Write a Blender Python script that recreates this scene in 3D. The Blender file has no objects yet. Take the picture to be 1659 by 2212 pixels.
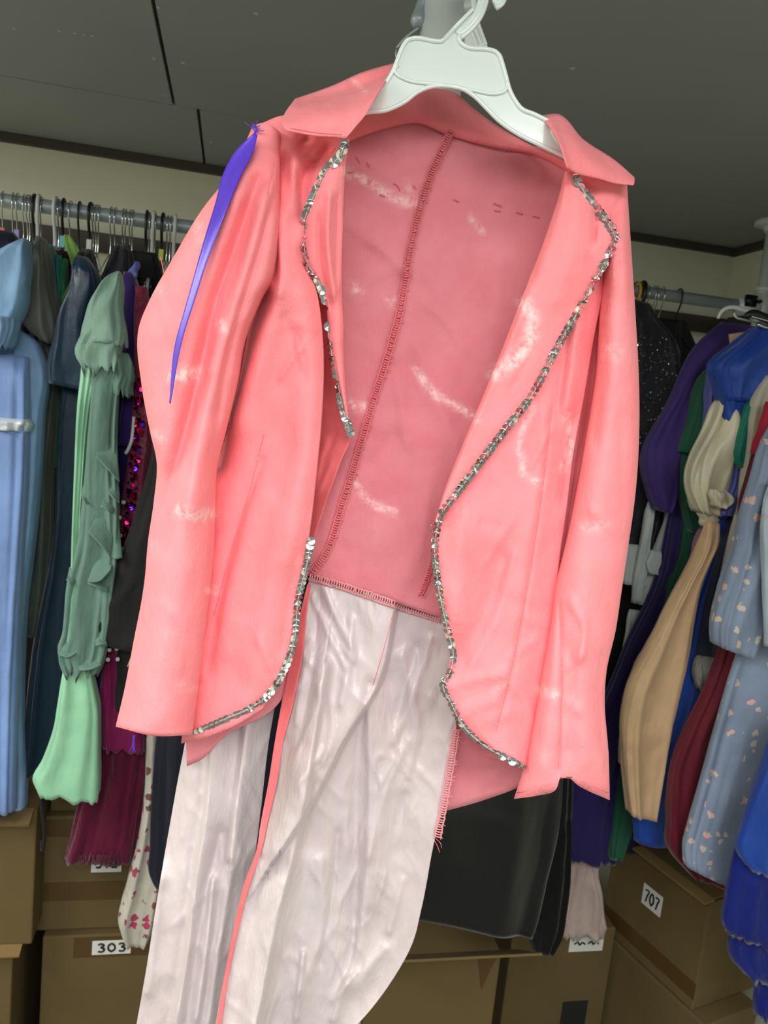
import bpy, bmesh, math, random
import numpy as np
from mathutils import Vector, Matrix, noise
random.seed(7); RS = np.random.RandomState(5)
scene = bpy.context.scene; COL = scene.collection

# ------------------------------------------------------------------ camera model (from the room's vanishing points)
F = 1660.0; CX = 829.5; CY = 1106.0
def unit(v):
    v = np.array(v, float); return v / np.linalg.norm(v)
_y = unit(((500-CX)/F, -(835-CY)/F, -1)); _x = unit(((9200-CX)/F, -(1725-CY)/F, -1))
_x = unit(_x - _y*(_x @ _y)); _z = np.cross(_x, _y)
M = np.array([_x, _y, _z]); CAM = np.array([0, 0, 1.85])
HEAD = M @ np.array([0, 0, -1.0]); HEAD[2] = 0; HEAD = unit(HEAD)
SIDE = np.array([HEAD[1], -HEAD[0], 0.0])
def ray(px, py):
    px = np.asarray(px, float); py = np.asarray(py, float)
    v = np.stack([(px-CX)/F, -(py-CY)/F, -np.ones_like(px)], -1)
    return v @ M.T
def W(px, py, Y):                       # point of the room on the vertical plane y = Y
    r = ray(px, py); return CAM + r*(np.asarray(Y)/r[..., 1])[..., None]
def J(px, py, d):                       # point on the upright plane of the jacket, d metres ahead
    r = ray(px, py); return CAM + r*(np.asarray(d)/(r @ HEAD))[..., None]
def Zp(px, py, z):
    r = ray(px, py); return CAM + r*((z-CAM[2])/r[..., 2])[..., None]
def lin(c):
    return tuple(((v/255)/12.92 if v/255 <= .04045 else ((v/255+.055)/1.055)**2.4) for v in c)

# ------------------------------------------------------------------ object helpers
def link(o, parent=None, loc=None):
    COL.objects.link(o)
    if parent is not None: o.parent = parent
    if loc is not None: o.location = loc
    return o
def empty(name, loc, label, cat, group=None, rz=0):
    o = bpy.data.objects.new(name, None); o.empty_display_size = .05
    o.location = Vector(loc); o.rotation_euler = (0, 0, rz); COL.objects.link(o)
    return tag(o, label, cat, group)
def tag(o, label=None, cat=None, group=None, kind=None):
    if label: o['label'] = label
    if cat: o['category'] = cat
    if group: o['group'] = group
    if kind: o['kind'] = kind
    return o
def root_loc(p):
    v = np.zeros(3)
    while p is not None:
        v = v + np.array(p.location); p = p.parent
    return v
def obj(name, verts, faces, mat, parent=None, world=True, smooth=True, solid=0, offset=0, attr=None, bevel=0):
    v = np.asarray(verts, float).reshape(-1, 3)
    if parent is not None and world: v = v - root_loc(parent)
    me = bpy.data.meshes.new(name); me.from_pydata(v.tolist(), [], [tuple(int(i) for i in f) for f in faces]); me.update()
    if smooth: me.polygons.foreach_set('use_smooth', [True]*len(me.polygons))
    if attr is not None:
        a = me.attributes.new('stain', 'FLOAT', 'POINT'); a.data.foreach_set('value', np.asarray(attr, np.float32).ravel())
    me.materials.append(mat)
    o = bpy.data.objects.new(name, me); link(o, parent)
    if bevel:
        m = o.modifiers.new('bevel', 'BEVEL'); m.width = bevel; m.segments = 2; m.limit_method = 'ANGLE'
    if solid:
        m = o.modifiers.new('thickness', 'SOLIDIFY'); m.thickness = solid; m.offset = offset
    return o
class MB:
    def __init__(s): s.v = []; s.f = []
    def add(s, v, f):
        n = len(s.v); s.v += [tuple(map(float, p)) for p in v]; s.f += [tuple(i+n for i in q) for q in f]
    def box(s, c, sx, sy, sz, X=(1,0,0), Yv=(0,1,0), Zv=(0,0,1)):
        c = np.array(c, float); X = np.array(X, float); Yv = np.array(Yv, float); Zv = np.array(Zv, float)
        P = [c + X*sx*a + Yv*sy*b + Zv*sz*d for d in (-.5, .5) for b in (-.5, .5) for a in (-.5, .5)]
        s.add(P, [(0,2,3,1),(4,5,7,6),(0,1,5,4),(2,6,7,3),(0,4,6,2),(1,3,7,5)])
    def tube(s, pts, r, n=8, closed=False, cap=True):
        P = np.array(pts, float); m = len(P); rr = np.broadcast_to(np.asarray(r, float), (m,))
        T = np.gradient(P, axis=0) if not closed else (np.roll(P, -1, 0)-np.roll(P, 1, 0))
        T = T/np.maximum(np.linalg.norm(T, axis=1), 1e-9)[:, None]
        a = np.array([0, 0, 1.0]) if abs(T[0][2]) < .9 else np.array([1.0, 0, 0])
        nrm = unit(np.cross(T[0], a)); V = []
        for i in range(m):
            nrm = nrm - T[i]*(nrm @ T[i]); nrm = unit(nrm); b = np.cross(T[i], nrm)
            for k in range(n):
                t = 2*math.pi*k/n; V.append(P[i] + rr[i]*(math.cos(t)*nrm + math.sin(t)*b))
        Fc = []
        for i in range(m if closed else m-1):
            j = (i+1) % m
            for k in range(n): Fc.append((i*n+k, i*n+(k+1) % n, j*n+(k+1) % n, j*n+k))
        if cap and not closed:
            Fc.append(tuple(range(n))[::-1]); Fc.append(tuple((m-1)*n+k for k in range(n)))
        s.add(V, Fc)
    def disc(s, c, nrm, r, th=.0004, n=14, cup=.0):
        nrm = unit(nrm); a = unit(np.cross(nrm, (0.3, .2, 1))); b = np.cross(nrm, a)
        V = [np.array(c)+nrm*(-cup)] + [np.array(c) + r*(math.cos(2*math.pi*k/n)*a+math.sin(2*math.pi*k/n)*b) for k in range(n)]
        V += [p - nrm*th for p in V]
        Fc = [(0, 1+k, 1+(k+1) % n) for k in range(n)] + [(n+1, n+2+(k+1) % n, n+2+k) for k in range(n)]
        Fc += [(1+k, n+2+k, n+2+(k+1) % n, 1+(k+1) % n) for k in range(n)]
        s.add(V, Fc)
    def build(s, name, mat, parent=None, **k):
        return obj(name, s.v, s.f, mat, parent, **k)
def grid_faces(nv, nu, wrap=False):
    return [(i*nu+j, i*nu+(j+1) % nu, (i+1)*nu+(j+1) % nu, (i+1)*nu+j) for i in range(nv-1) for j in range(nu if wrap else nu-1)]
def cr(pts, n, param=None):
    """Catmull-Rom (chord-length Hermite) resample; pts (k,dim), returns (n,dim)."""
    P = np.array(pts, float); k = len(P)
    if k == 1: return np.repeat(P, n, 0)
    t = np.concatenate([[0], np.cumsum(np.maximum(np.linalg.norm(np.diff(P, axis=0), axis=1), 1e-6))]) if param is None else np.array(param, float)
    m = np.empty_like(P)
    s = np.diff(P, axis=0)/np.diff(t)[:, None]
    m[0] = s[0]; m[-1] = s[-1]
    if k > 2:
        w = np.diff(t)
        m[1:-1] = (s[:-1]*w[1:, None] + s[1:]*w[:-1, None])/(w[:-1]+w[1:])[:, None]
    x = np.linspace(t[0], t[-1], n); i = np.clip(np.searchsorted(t, x, 'right')-1, 0, k-2)
    h = (t[i+1]-t[i]); q = (x-t[i])/h; q = q[:, None]; h = h[:, None]
    return P[i]*(2*q**3-3*q**2+1) + m[i]*h*(q**3-2*q**2+q) + P[i+1]*(-2*q**3+3*q**2) + m[i+1]*h*(q**3-q**2)
def resample(pts, step):
    P = cr(pts, max(20, len(pts)*16)); L = np.concatenate([[0], np.cumsum(np.linalg.norm(np.diff(P, axis=0), axis=1))])
    n = max(2, int(round(L[-1]/step))+1); x = np.linspace(0, L[-1], n)
    return np.stack([np.interp(x, L, P[:, k]) for k in range(P.shape[1])], 1)
def poly_dist(px, py, pts):
    """distance and side (>0 = viewer's left of a downward line) to a smooth polyline."""
    Q = cr(pts, max(8, len(pts)*7)) if len(pts) > 1 else np.array([pts[0], (pts[0][0]+.1, pts[0][1]+.1)], float)
    best = np.full(px.shape, 1e9); side = np.zeros(px.shape)
    for (ax, ay), (bx, by) in zip(Q[:-1, :2], Q[1:, :2]):
        dx, dy = bx-ax, by-ay; L2 = dx*dx+dy*dy+1e-9
        t = np.clip(((px-ax)*dx+(py-ay)*dy)/L2, 0, 1)
        d = np.hypot(px-ax-t*dx, py-ay-t*dy); m = d < best
        best = np.where(m, d, best); side = np.where(m, np.sign(dx*(py-ay)-dy*(px-ax)), side)
    return best, side
def fold_depth(px, py, folds):
    D = np.zeros(px.shape)
    for fo in folds:
        if len(fo) == 3: pts, wl, h = fo; wr = wl
        else: pts, wl, wr, h = fo
        d, s = poly_dist(px, py, pts); w = np.where(s > 0, wl, wr)
        q = np.sqrt((d/w)**2+.03)-.173; D -= h*np.exp(-1.15*q**1.4)
    return D
def n3(px, py, sc, seed, sy=None):
    sy = sc if sy is None else sy
    a = np.stack([px.ravel()/sc, py.ravel()/sy], 1)
    return np.array([noise.noise((x+seed*3.7, y-seed*1.3, seed*.77)) for x, y in a]).reshape(px.shape)

# ------------------------------------------------------------------ materials
def mat_new(name):
    m = bpy.data.materials.new(name); m.use_nodes = True
    nt = m.node_tree; b = nt.nodes['Principled BSDF']; return m, nt, b
def N(nt, t, **k):
    n = nt.nodes.new(t)
    for a, v in k.items():
        if a in n.inputs: n.inputs[a].default_value = v
        else: setattr(n, a, v)
    return n
def mix(nt, fac, A, B, blend='MIX'):
    n = nt.nodes.new('ShaderNodeMix'); n.data_type = 'RGBA'; n.blend_type = blend
    for s, v in ((n.inputs[0], fac), (n.inputs[6], A), (n.inputs[7], B)):
        if hasattr(v, 'is_linked') or hasattr(v, 'links'): nt.links.new(v, s)
        elif isinstance(v, tuple): s.default_value = (*v[:3], 1)
        else: s.default_value = v
    return n.outputs[2]
def cloth(name, rgb, rough=.85, sheen=.25, bump=.25, scale=30, stretch=(1, 1, .35), var=.12, weave=0, sheen_tint=None, metallic=0, spec=.3, rgb2=None, vscale=6):
    m, nt, b = mat_new(name); c = lin(rgb)
    tc = N(nt, 'ShaderNodeTexCoord'); mp = N(nt, 'ShaderNodeMapping'); mp.inputs['Scale'].default_value = stretch
    nt.links.new(tc.outputs['Object'], mp.inputs[0])
    no = N(nt, 'ShaderNodeTexNoise', Scale=scale, Detail=6, Roughness=.6); nt.links.new(mp.outputs[0], no.inputs['Vector'])
    nv = N(nt, 'ShaderNodeTexNoise', Scale=vscale, Detail=7, Roughness=.65); nt.links.new(tc.outputs['Object'], nv.inputs['Vector'])
    rp = N(nt, 'ShaderNodeMapRange'); rp.inputs[1].default_value = .3; rp.inputs[2].default_value = .7; nt.links.new(nv.outputs[0], rp.inputs[0])
    c2 = lin(rgb2) if rgb2 else tuple(max(0, v*(1-var*2)) for v in c)
    c1 = c if rgb2 else tuple(min(1, v*(1+var)) for v in c)
    nt.links.new(mix(nt, rp.outputs[0], c1, c2), b.inputs['Base Color'])
    b.inputs['Roughness'].default_value = rough; b.inputs['Sheen Weight'].default_value = sheen; b.inputs['Sheen Roughness'].default_value = .4
    b.inputs['Specular IOR Level'].default_value = spec; b.inputs['Metallic'].default_value = metallic
    bp = N(nt, 'ShaderNodeBump', Strength=bump, Distance=.01); nt.links.new(no.outputs[0], bp.inputs['Height'])
    if weave:
        w = N(nt, 'ShaderNodeTexNoise', Scale=weave, Detail=2); nt.links.new(tc.outputs['Object'], w.inputs['Vector'])
        b2 = N(nt, 'ShaderNodeBump', Strength=.35, Distance=.001); nt.links.new(w.outputs[0], b2.inputs['Height']); nt.links.new(bp.outputs[0], b2.inputs['Normal']); bp = b2
    nt.links.new(bp.outputs[0], b.inputs['Normal'])
    return m
def plain(name, rgb, rough=.5, metallic=0, spec=.5, bump=0, scale=60, coat=0, var=.06):
    m, nt, b = mat_new(name); c = lin(rgb)
    tc = N(nt, 'ShaderNodeTexCoord'); no = N(nt, 'ShaderNodeTexNoise', Scale=scale, Detail=4); nt.links.new(tc.outputs['Object'], no.inputs['Vector'])
    nt.links.new(mix(nt, no.outputs[0], tuple(min(1, v*(1+var)) for v in c), tuple(v*(1-var) for v in c)), b.inputs['Base Color'])
    b.inputs['Roughness'].default_value = rough; b.inputs['Metallic'].default_value = metallic; b.inputs['Specular IOR Level'].default_value = spec
    b.inputs['Coat Weight'].default_value = coat
    if bump:
        bp = N(nt, 'ShaderNodeBump', Strength=bump, Distance=.005); nt.links.new(no.outputs[0], bp.inputs['Height']); nt.links.new(bp.outputs[0], b.inputs['Normal'])
    return m
def dotted(name, rgb, dots, scale, thr=.28, rough=.85, dens=.5, bump=.25):
    """cloth with printed sprigs: voronoi cells, each cell its own colour out of dots"""
    m = cloth(name, rgb, rough=rough, bump=bump); nt = m.node_tree; b = nt.nodes['Principled BSDF']
    src = b.inputs['Base Color'].links[0].from_socket
    tc = N(nt, 'ShaderNodeTexCoord'); wn = N(nt, 'ShaderNodeTexNoise', Scale=scale*2.2, Detail=2); nt.links.new(tc.outputs['Object'], wn.inputs['Vector'])
    ad = N(nt, 'ShaderNodeVectorMath', operation='MULTIPLY_ADD'); ad.inputs[1].default_value = (.35/scale*2,)*3
    nt.links.new(wn.outputs['Color'], ad.inputs[0]); nt.links.new(tc.outputs['Object'], ad.inputs[2])
    vo = N(nt, 'ShaderNodeTexVoronoi', Scale=scale); nt.links.new(ad.outputs[0], vo.inputs['Vector'])
    lt = N(nt, 'ShaderNodeMath', operation='LESS_THAN'); lt.inputs[1].default_value = thr; nt.links.new(vo.outputs['Distance'], lt.inputs[0])
    sp = N(nt, 'ShaderNodeSeparateColor'); nt.links.new(vo.outputs['Color'], sp.inputs[0])
    g = N(nt, 'ShaderNodeMath', operation='LESS_THAN'); g.inputs[1].default_value = dens; nt.links.new(sp.outputs[0], g.inputs[0])
    mu = N(nt, 'ShaderNodeMath', operation='MULTIPLY'); nt.links.new(lt.outputs[0], mu.inputs[0]); nt.links.new(g.outputs[0], mu.inputs[1])
    dc = mix(nt, sp.outputs[1], lin(dots[0]), lin(dots[1]))
    nt.links.new(mix(nt, mu.outputs[0], src, dc), b.inputs['Base Color'])
    return m
def pinkcloth(name, rgb, rgb2, bump=.3, sheen=.1):
    m = cloth(name, rgb, rough=.95, sheen=sheen, bump=bump, scale=42, stretch=(1, 1, .55), weave=700, rgb2=rgb2, vscale=17, spec=.08)
    nt = m.node_tree; b = nt.nodes['Principled BSDF']; src = b.inputs['Base Color'].links[0].from_socket
    at = N(nt, 'ShaderNodeAttribute', attribute_name='stain'); tc = N(nt, 'ShaderNodeTexCoord')
    no = N(nt, 'ShaderNodeTexNoise', Scale=110, Detail=4, Roughness=.7); nt.links.new(tc.outputs['Object'], no.inputs['Vector'])
    r = N(nt, 'ShaderNodeMapRange'); r.inputs[1].default_value = .36; r.inputs[2].default_value = .62; nt.links.new(no.outputs[0], r.inputs[0])
    mu = N(nt, 'ShaderNodeMath', operation='MULTIPLY'); nt.links.new(at.outputs['Fac'], mu.inputs[0]); nt.links.new(r.outputs[0], mu.inputs[1])
    nt.links.new(mix(nt, mu.outputs[0], src, lin((255, 222, 220))), b.inputs['Base Color'])
    # fine slubs of the weave
    return m
MT = {}
MT['pink'] = pinkcloth('salmon_cotton', (251, 150, 157), (250, 138, 144))
MT['pink_in'] = pinkcloth('salmon_cotton_reverse', (224, 140, 150), (216, 124, 134))
MT['pink_deep'] = cloth('salmon_facing', (246, 116, 120), rough=.6, bump=.15, scale=30, weave=900)
MT['pink_thread'] = cloth('salmon_thread', (240, 124, 132), rough=.8, bump=.3, scale=300)
MT['pink_pale_thread'] = cloth('pale_pink_thread', (238, 150, 158), rough=.8, bump=.3, scale=300)
MT['lining'] = cloth('blush_satin_lining', (210, 199, 200), rough=.38, sheen=.15, bump=.6, scale=20, stretch=(1.2, 1.2, .42), spec=.5, rgb2=(196, 176, 178), vscale=4)
MT['purple_ribbon'] = cloth('purple_satin_ribbon', (92, 60, 205), rough=.35, sheen=0, bump=.05, scale=60, spec=.6)
MT['sequin'] = plain('silver_sequin', (225, 228, 226), rough=.12, metallic=1)
MT['loose'] = cloth('fine_salmon_fibre', (226, 112, 124), rough=.9)
MT['thread'] = plain('clear_thread', (190, 175, 170), rough=.3)
MT['hanger_white'] = plain('white_glossy_plastic', (226, 236, 232), rough=.16, spec=.55, coat=.3, var=.01)
MT['plastic_white'] = plain('white_plastic', (205, 210, 210), rough=.35)
MT['plastic_black'] = plain('black_plastic', (18, 18, 20), rough=.35)
MT['plastic_yellow'] = plain('yellow_plastic', (205, 160, 30), rough=.4)
MT['chrome'] = plain('chrome_wire', (200, 205, 205), rough=.14, metallic=1)
MT['rail'] = plain('grey_painted_tube', (156, 166, 172), rough=.38, metallic=.3)
MT['steel'] = plain('brushed_silver_tube', (214, 222, 220), rough=.38, metallic=.12, var=.01)
MT['black_metal'] = plain('dark_clamp_metal', (30, 32, 36), rough=.3, metallic=.6)
def simple_c(n, rgb, **k):
    k['bump'] = min(1, k.get('bump', .2)*2+.1); MT[n] = cloth(n, rgb, **k)
# ------------------------------------------------------------------ the pink tailcoat
D0 = .78
_b = J(np.array(700.), np.array(1500.), D0)
jacket = empty('tailcoat', (float(_b[0]), float(_b[1]), 0.62), 'salmon pink cotton tailcoat with sequin-edged lapels hanging open on a white hanger', 'jacket')
STAINS = [
 ([(745,370),(790,390),(860,432),(905,440)],9,.9), ([(768,622),(775,628)],11,.7), ([(842,648),(852,655)],10,.6),
 ([(900,800),(940,852),(1000,885),(1032,905)],8,.9), ([(758,875),(800,880)],9,.8), ([(765,1045),(800,1085),(852,1105)],8,.8),
 ([(1015,470),(1042,500)],7,.5), ([(1132,655),(1148,690),(1142,738),(1108,780),(1068,808)],14,1), ([(1150,880),(1122,955),(1130,1020)],8,.6),
 ([(1225,900),(1232,960),(1215,1012)],9,.75), ([(1140,1032),(1170,1045)],8,.7), ([(1318,758),(1330,765)],14,.6), ([(1262,1140),(1305,1134)],10,.5),
 ([(1165,1490),(1202,1502)],11,.6), ([(378,812),(422,806)],14,1), ([(392,1104),(430,1112),(458,1108)],12,1), ([(448,1275),(472,1275)],7,.8),
 ([(478,700),(484,716)],9,.7), ([(338,940),(350,945)],10,.5), ([(335,590),(345,630)],9,.35), ([(420,470),(440,520)],12,.35), ([(672,330),(690,345)],8,.4),
 ([(880,400),(900,440)],7,.5),([(760,170),(790,200)],5,.5),([(1065,1490),(1090,1480)],6,.3),([(385,1480),(430,1490)],9,.3)]
def stain_of(px, py):
    S = np.zeros(px.shape)
    for pts, w, a in STAINS:
        d, _ = poly_dist(px, py, pts); S = np.maximum(S, a*np.exp(-(d/w)**2))
    return S
SURF = {}
def creases(px, py, sc, seed, cy=1.8):
    c = 0
    for k, (ang, q) in enumerate(((.35, 1.0), (-.6, .8), (.1, .5))):
        x = px*math.cos(ang)+py*math.sin(ang); y = -px*math.sin(ang)+py*math.cos(ang)
        c = c + q*np.clip(1-2.6*np.abs(n3(x, y, sc*(1.5-.4*k), seed+13*k, sc*cy*(1.5-.4*k))), 0, 1)**2*np.clip(.3+1.6*n3(px, py, sc*2.2, seed+31+k), 0, 1)
    return c
def patch(name, key, rows, mat, dfun=0.0, folds=(), nu=70, step=11, wr=.0016, wsc=70, wsy=None, seed=1, parent=None, solid=.0011, stain=True, crease=.0007, cy=1.8):
    """cloth panel: rows of (px,py[,d]) from top to bottom; folds and creases as real relief."""
    R = []
    for r in rows:
        r = [tuple(p) + ((0.,) if len(p) == 2 else ()) for p in r]; R.append(cr(r, nu))
    R = np.array(R); mid = R[:, nu//2, :2]
    L = np.concatenate([[0], np.cumsum(np.maximum(3, .5*np.linalg.norm(np.diff(mid, axis=0), axis=1)+.25*np.linalg.norm(np.diff(R[:, 0, :2], axis=0), axis=1)+.25*np.linalg.norm(np.diff(R[:, -1, :2], axis=0), axis=1)))])
    nv = max(6, int(L[-1]/step))
    G = cr(R.reshape(len(R), -1), nv, L).reshape(nv, nu, 3)
    px, py = G[..., 0], G[..., 1]
    U, V = np.meshgrid(np.linspace(-1, 1, nu), np.linspace(0, 1, nv))
    d = D0 + G[..., 2] + (dfun(U, V) if callable(dfun) else dfun)
    d = d + fold_depth(px, py, folds) + wr*(n3(px, py, wsc, seed, wsy) + .45*n3(px, py, wsc*.42, seed+9, None if wsy is None else wsy*.45))
    d = d - crease*creases(px, py, wsc, seed, cy)
    P = J(px, py, d)
    SURF.setdefault(key, []).append((px.ravel(), py.ravel(), d.ravel()))
    return obj(name, P, grid_faces(nv, nu), mat, parent or jacket, solid=solid, attr=stain_of(px, py) if stain else np.zeros(px.shape))
def surf(key, pts, off=.003):
    px, py, d = [np.concatenate(a) for a in zip(*SURF[key])]
    out = []
    for x, y in np.asarray(pts, float)[:, :2]:
        q = (px-x)**2+(py-y)**2; i = np.argpartition(q, 4)[:4]; w = 1/(q[i]+4)
        out.append((d[i]*w).sum()/w.sum())
    return np.array(out)-np.asarray(off)
def spts(key, pts, off=.003):
    pts = np.asarray(pts, float); return J(pts[:, 0], pts[:, 1], surf(key, pts, off))
def merge(*rows): return list(rows)

# back panel (its reverse side faces us), neck band, lower side panels
patch('back_panel', 'back', [
 [(712,280),(800,256),(880,246),(970,274),(1080,300),(1250,335)],
 [(650,430),(850,430),(1000,440),(1300,470)], [(600,700),(800,720),(1000,740),(1275,760)],
 [(540,1000),(760,1010),(950,1030),(1235,1060)], [(480,1190),(672,1245),(780,1277),(955,1335),(1195,1400)]],
 MT['pink_in'], lambda U, V: .058-.03*np.abs(U)**3,
 folds=[([(745,480),(850,560),(880,590)],9,.004), ([(760,640),(820,590),(880,580)],10,.003), ([(740,560),(800,540)],14,-.003), ([(770,360),(860,330),(950,310)],12,.003), ([(770,420),(850,400),(930,370)],14,-.003),
        ([(890,640),(960,690),(1010,760)],8,.003), ([(900,740),(960,900),(1000,1000)],16,.004), ([(860,820),(880,960)],12,.004), ([(850,940),(800,1010)],12,-.003),
        ([(1050,420),(1030,640),(1000,900)],40,-.004), ([(1080,560),(1050,800),(1010,940)],24,.004), ([(700,1160),(740,1020),(780,900)],14,.003),([(930,1040),(900,1200),(850,1290)],20,.004),([(820,1120),(790,1240)],14,.003),
        ([(975,283),(930,380),(890,520),(860,680),(800,880),(740,1080),(690,1215)],9,.004)],
 nu=96, wr=.0022, wsc=80)
patch('neck_band', 'back', [[(742,250),(830,212),(900,194),(985,202),(1022,234),(1062,264),(1130,305),(1225,350)],
 [(735,278),(835,240),(900,226),(985,248),(1075,292),(1140,318),(1235,360)], [(735,312),(838,276),(900,266),(972,293),(1082,321),(1150,333),(1240,378)]],
 MT['pink'], lambda U, V: .052-.035*np.abs(U)**4-.004*np.sin(V*3.1), folds=[([(860,225),(960,235),(1040,262)],6,-.002), ([(930,262),(1040,285),(1120,300)],6,.002)], wr=.001, seed=3)
patch('side_back_panel', 'back', [[(885,1290),(1185,1380)], [(930,1480),(1185,1520)], [(945,1640),(1190,1610)], [(950,1755),(1045,1728),(1130,1694),(1195,1640)]],
 MT['pink_in'], .088, folds=[([(985,1600),(1040,1640),(1120,1600)],20,.005), ([(960,1720),(1040,1692),(1125,1640)],7,.002)], wr=.002, seed=4)
patch('side_back_panel', 'back', [[(420,1350),(640,1300)], [(400,1550),(580,1540)], [(402,1602),(500,1580)], [(404,1655),(436,1640),(478,1596)]], MT['pink_in'], .05, wr=.002, seed=5)
patch('underarm_panel', 'under', [[(1262,540),(1335,540)], [(1252,700),(1320,700)], [(1240,850),(1305,850)], [(1219,1000),(1280,1000)], [(1205,1090),(1258,1080)], [(1196,1160),(1224,1168)]],
 MT['pink'], .03, folds=[([(1290,700),(1270,900),(1235,1080)],12,-.008)], seed=6, nu=30)

# front panels
patch('front_panel', 'fl', [
 [(562,268),(612,250),(690,275),(750,302)], [(575,400),(636,400),(712,400)], [(560,530),(606,530),(657,530)], [(540,640),(610,640),(686,642)],
 [(515,750),(600,750),(698,752)], [(490,880),(600,880),(696,882)], [(465,1000),(580,1000),(686,1000)], [(445,1150),(560,1150),(668,1155)],
 [(430,1290),(540,1290),(646,1290)], [(415,1400),(530,1400),(633,1395)], [(405,1480),(510,1480),(608,1472)], [(398,1545),(500,1530),(578,1512)], [(392,1606),(440,1594),(500,1571),(566,1533)]],
 MT['pink'], lambda U, V: -.012+.02*np.clip(-U, 0, 1)**2+.03*np.clip(U-.45, 0, 1)**2,
 folds=[([(602,470),(603,630),(566,725),(540,800),(505,900)],8,46,.026), ([(556,640),(532,720),(517,800),(497,900),(470,1000)],18,-.034), ([(540,612),(575,604),(598,628)],14,.012),
        ([(660,640),(672,760),(670,900),(650,1050),(625,1200)],46,.016), ([(565,1000),(538,1065),(498,1200),(470,1330),(452,1440)],16,-.007), ([(545,1080),(510,1210),(480,1340)],9,40,.006),
        ([(660,300),(612,350),(588,430)],12,-.012), ([(700,320),(655,390),(648,470)],16,-.016), ([(632,330),(640,430),(655,520)],15,.012), ([(600,320),(606,420)],10,.008),
        ([(560,300),(590,330),(598,400),(598,470)],5,-.004), ([(600,705),(645,700),(690,712)],6,.003), ([(605,815),(628,780),(655,745)],6,.005), ([(612,690),(650,760),(660,820)],12,-.003), ([(640,735),(655,790)],5,.003),
        ([(620,930),(600,1100),(585,1250)],36,-.004), ([(600,1100),(570,1350),(540,1500)],30,.006), ([(560,1380),(600,1470)],10,.004), ([(640,1200),(610,1400)],14,-.004), ([(500,1440),(560,1520)],30,-.004)],
 nu=96, wr=.0016, wsc=80, seed=11)
patch('lapel_facing', 'fl_in', [[(645,520),(694,612)], [(660,640),(709,660)], [(668,750),(715,745)], [(668,850),(737,852)], [(665,925),(758,940)], [(660,1000),(737,995)], [(650,1080),(704,1085)], [(640,1165),(676,1168)]],
 MT['pink_deep'], lambda U, V: .034-.012*U, folds=[([(705,960),(690,1000),(680,1060)],9,.004), ([(725,940),(700,985)],7,-.003), ([(715,1000),(690,1060)],7,.003)], wr=.002, wsc=40, seed=12, nu=30)
patch('lapel', 'll', [[(744,304),(754,300)], [(706,365),(746,360)], [(673,430),(743,430)], [(655,490),(741,500)], [(659,560),(739,570)], [(690,613),(739,640)], [(704,656),(742,700)],
 [(712,742),(742,752)], [(722,790),(744,803)], [(736,852),(749,866)], [(752,920),(758,936)]],
 MT['pink'], lambda U, V: -.036+.049*V-.012*np.sqrt(np.clip(1-U**2, 0, 1)), folds=[([(712,420),(708,520),(722,640)],7,.006), ([(690,470),(690,560),(715,660)],8,-.005), ([(730,420),(726,600)],6,-.003)], seed=13, nu=40)
patch('front_panel', 'fr', [
 [(1232,372),(1290,378),(1352,396)], [(1214,470),(1290,470),(1340,480)], [(1180,580),(1270,580),(1312,590)], [(1140,700),(1240,700),(1286,710)],
 [(1090,830),(1200,830),(1262,850)], [(1030,960),(1150,960),(1238,980)], [(962,1090),(1110,1100),(1222,1110)], [(938,1165),(1080,1170),(1210,1190)],
 [(944,1260),(1070,1270),(1200,1290)], [(966,1360),(1070,1370),(1190,1390)], [(978,1420),(1080,1440),(1178,1460)], [(958,1478),(1060,1490),(1165,1530)], [(1000,1570),(1080,1580),(1153,1610)], [(1065,1625),(1105,1638),(1144,1658)]],
 MT['pink'], lambda U, V: -.016+.02*np.clip(U, 0, 1)**2+.012*np.clip(-U-.6, 0, 1),
 folds=[([(1192,880),(1172,1050),(1142,1250),(1098,1480),(1070,1580)],5,-.003), ([(1180,900),(1160,1060),(1120,1270)],26,.007), ([(1085,1210),(1045,1330),(1000,1420)],36,-.012), ([(1000,1130),(985,1240),(985,1330)],36,.009),
        ([(1110,1200),(1070,1340),(1015,1440)],12,.005), ([(960,1482),(1030,1466),(1090,1455)],7,.005), ([(1000,1542),(1035,1522),(1070,1512)],7,.004), ([(1060,1560),(1100,1540)],6,.003), ([(1100,1470),(1135,1510),(1150,1560)],6,.003),
        ([(1120,1330),(1180,1350)],7,.003), ([(1100,1420),(1160,1380)],7,.003), ([(1040,1130),(1080,1140)],7,-.003), ([(1140,760),(1090,860)],10,-.003), ([(1225,620),(1215,800),(1200,900)],14,-.006), ([(1262,560),(1245,720),(1225,880)],14,.007),
        ([(1145,1010),(1190,930)],6,.003), ([(1110,950),(1160,1000)],6,-.002), ([(1240,900),(1215,1080)],10,-.005), ([(1040,1230),(1110,1120)],7,.002), ([(1140,1290),(1170,1300)],8,.002)],
 nu=96, wr=.0018, wsc=70, seed=14)
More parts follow.
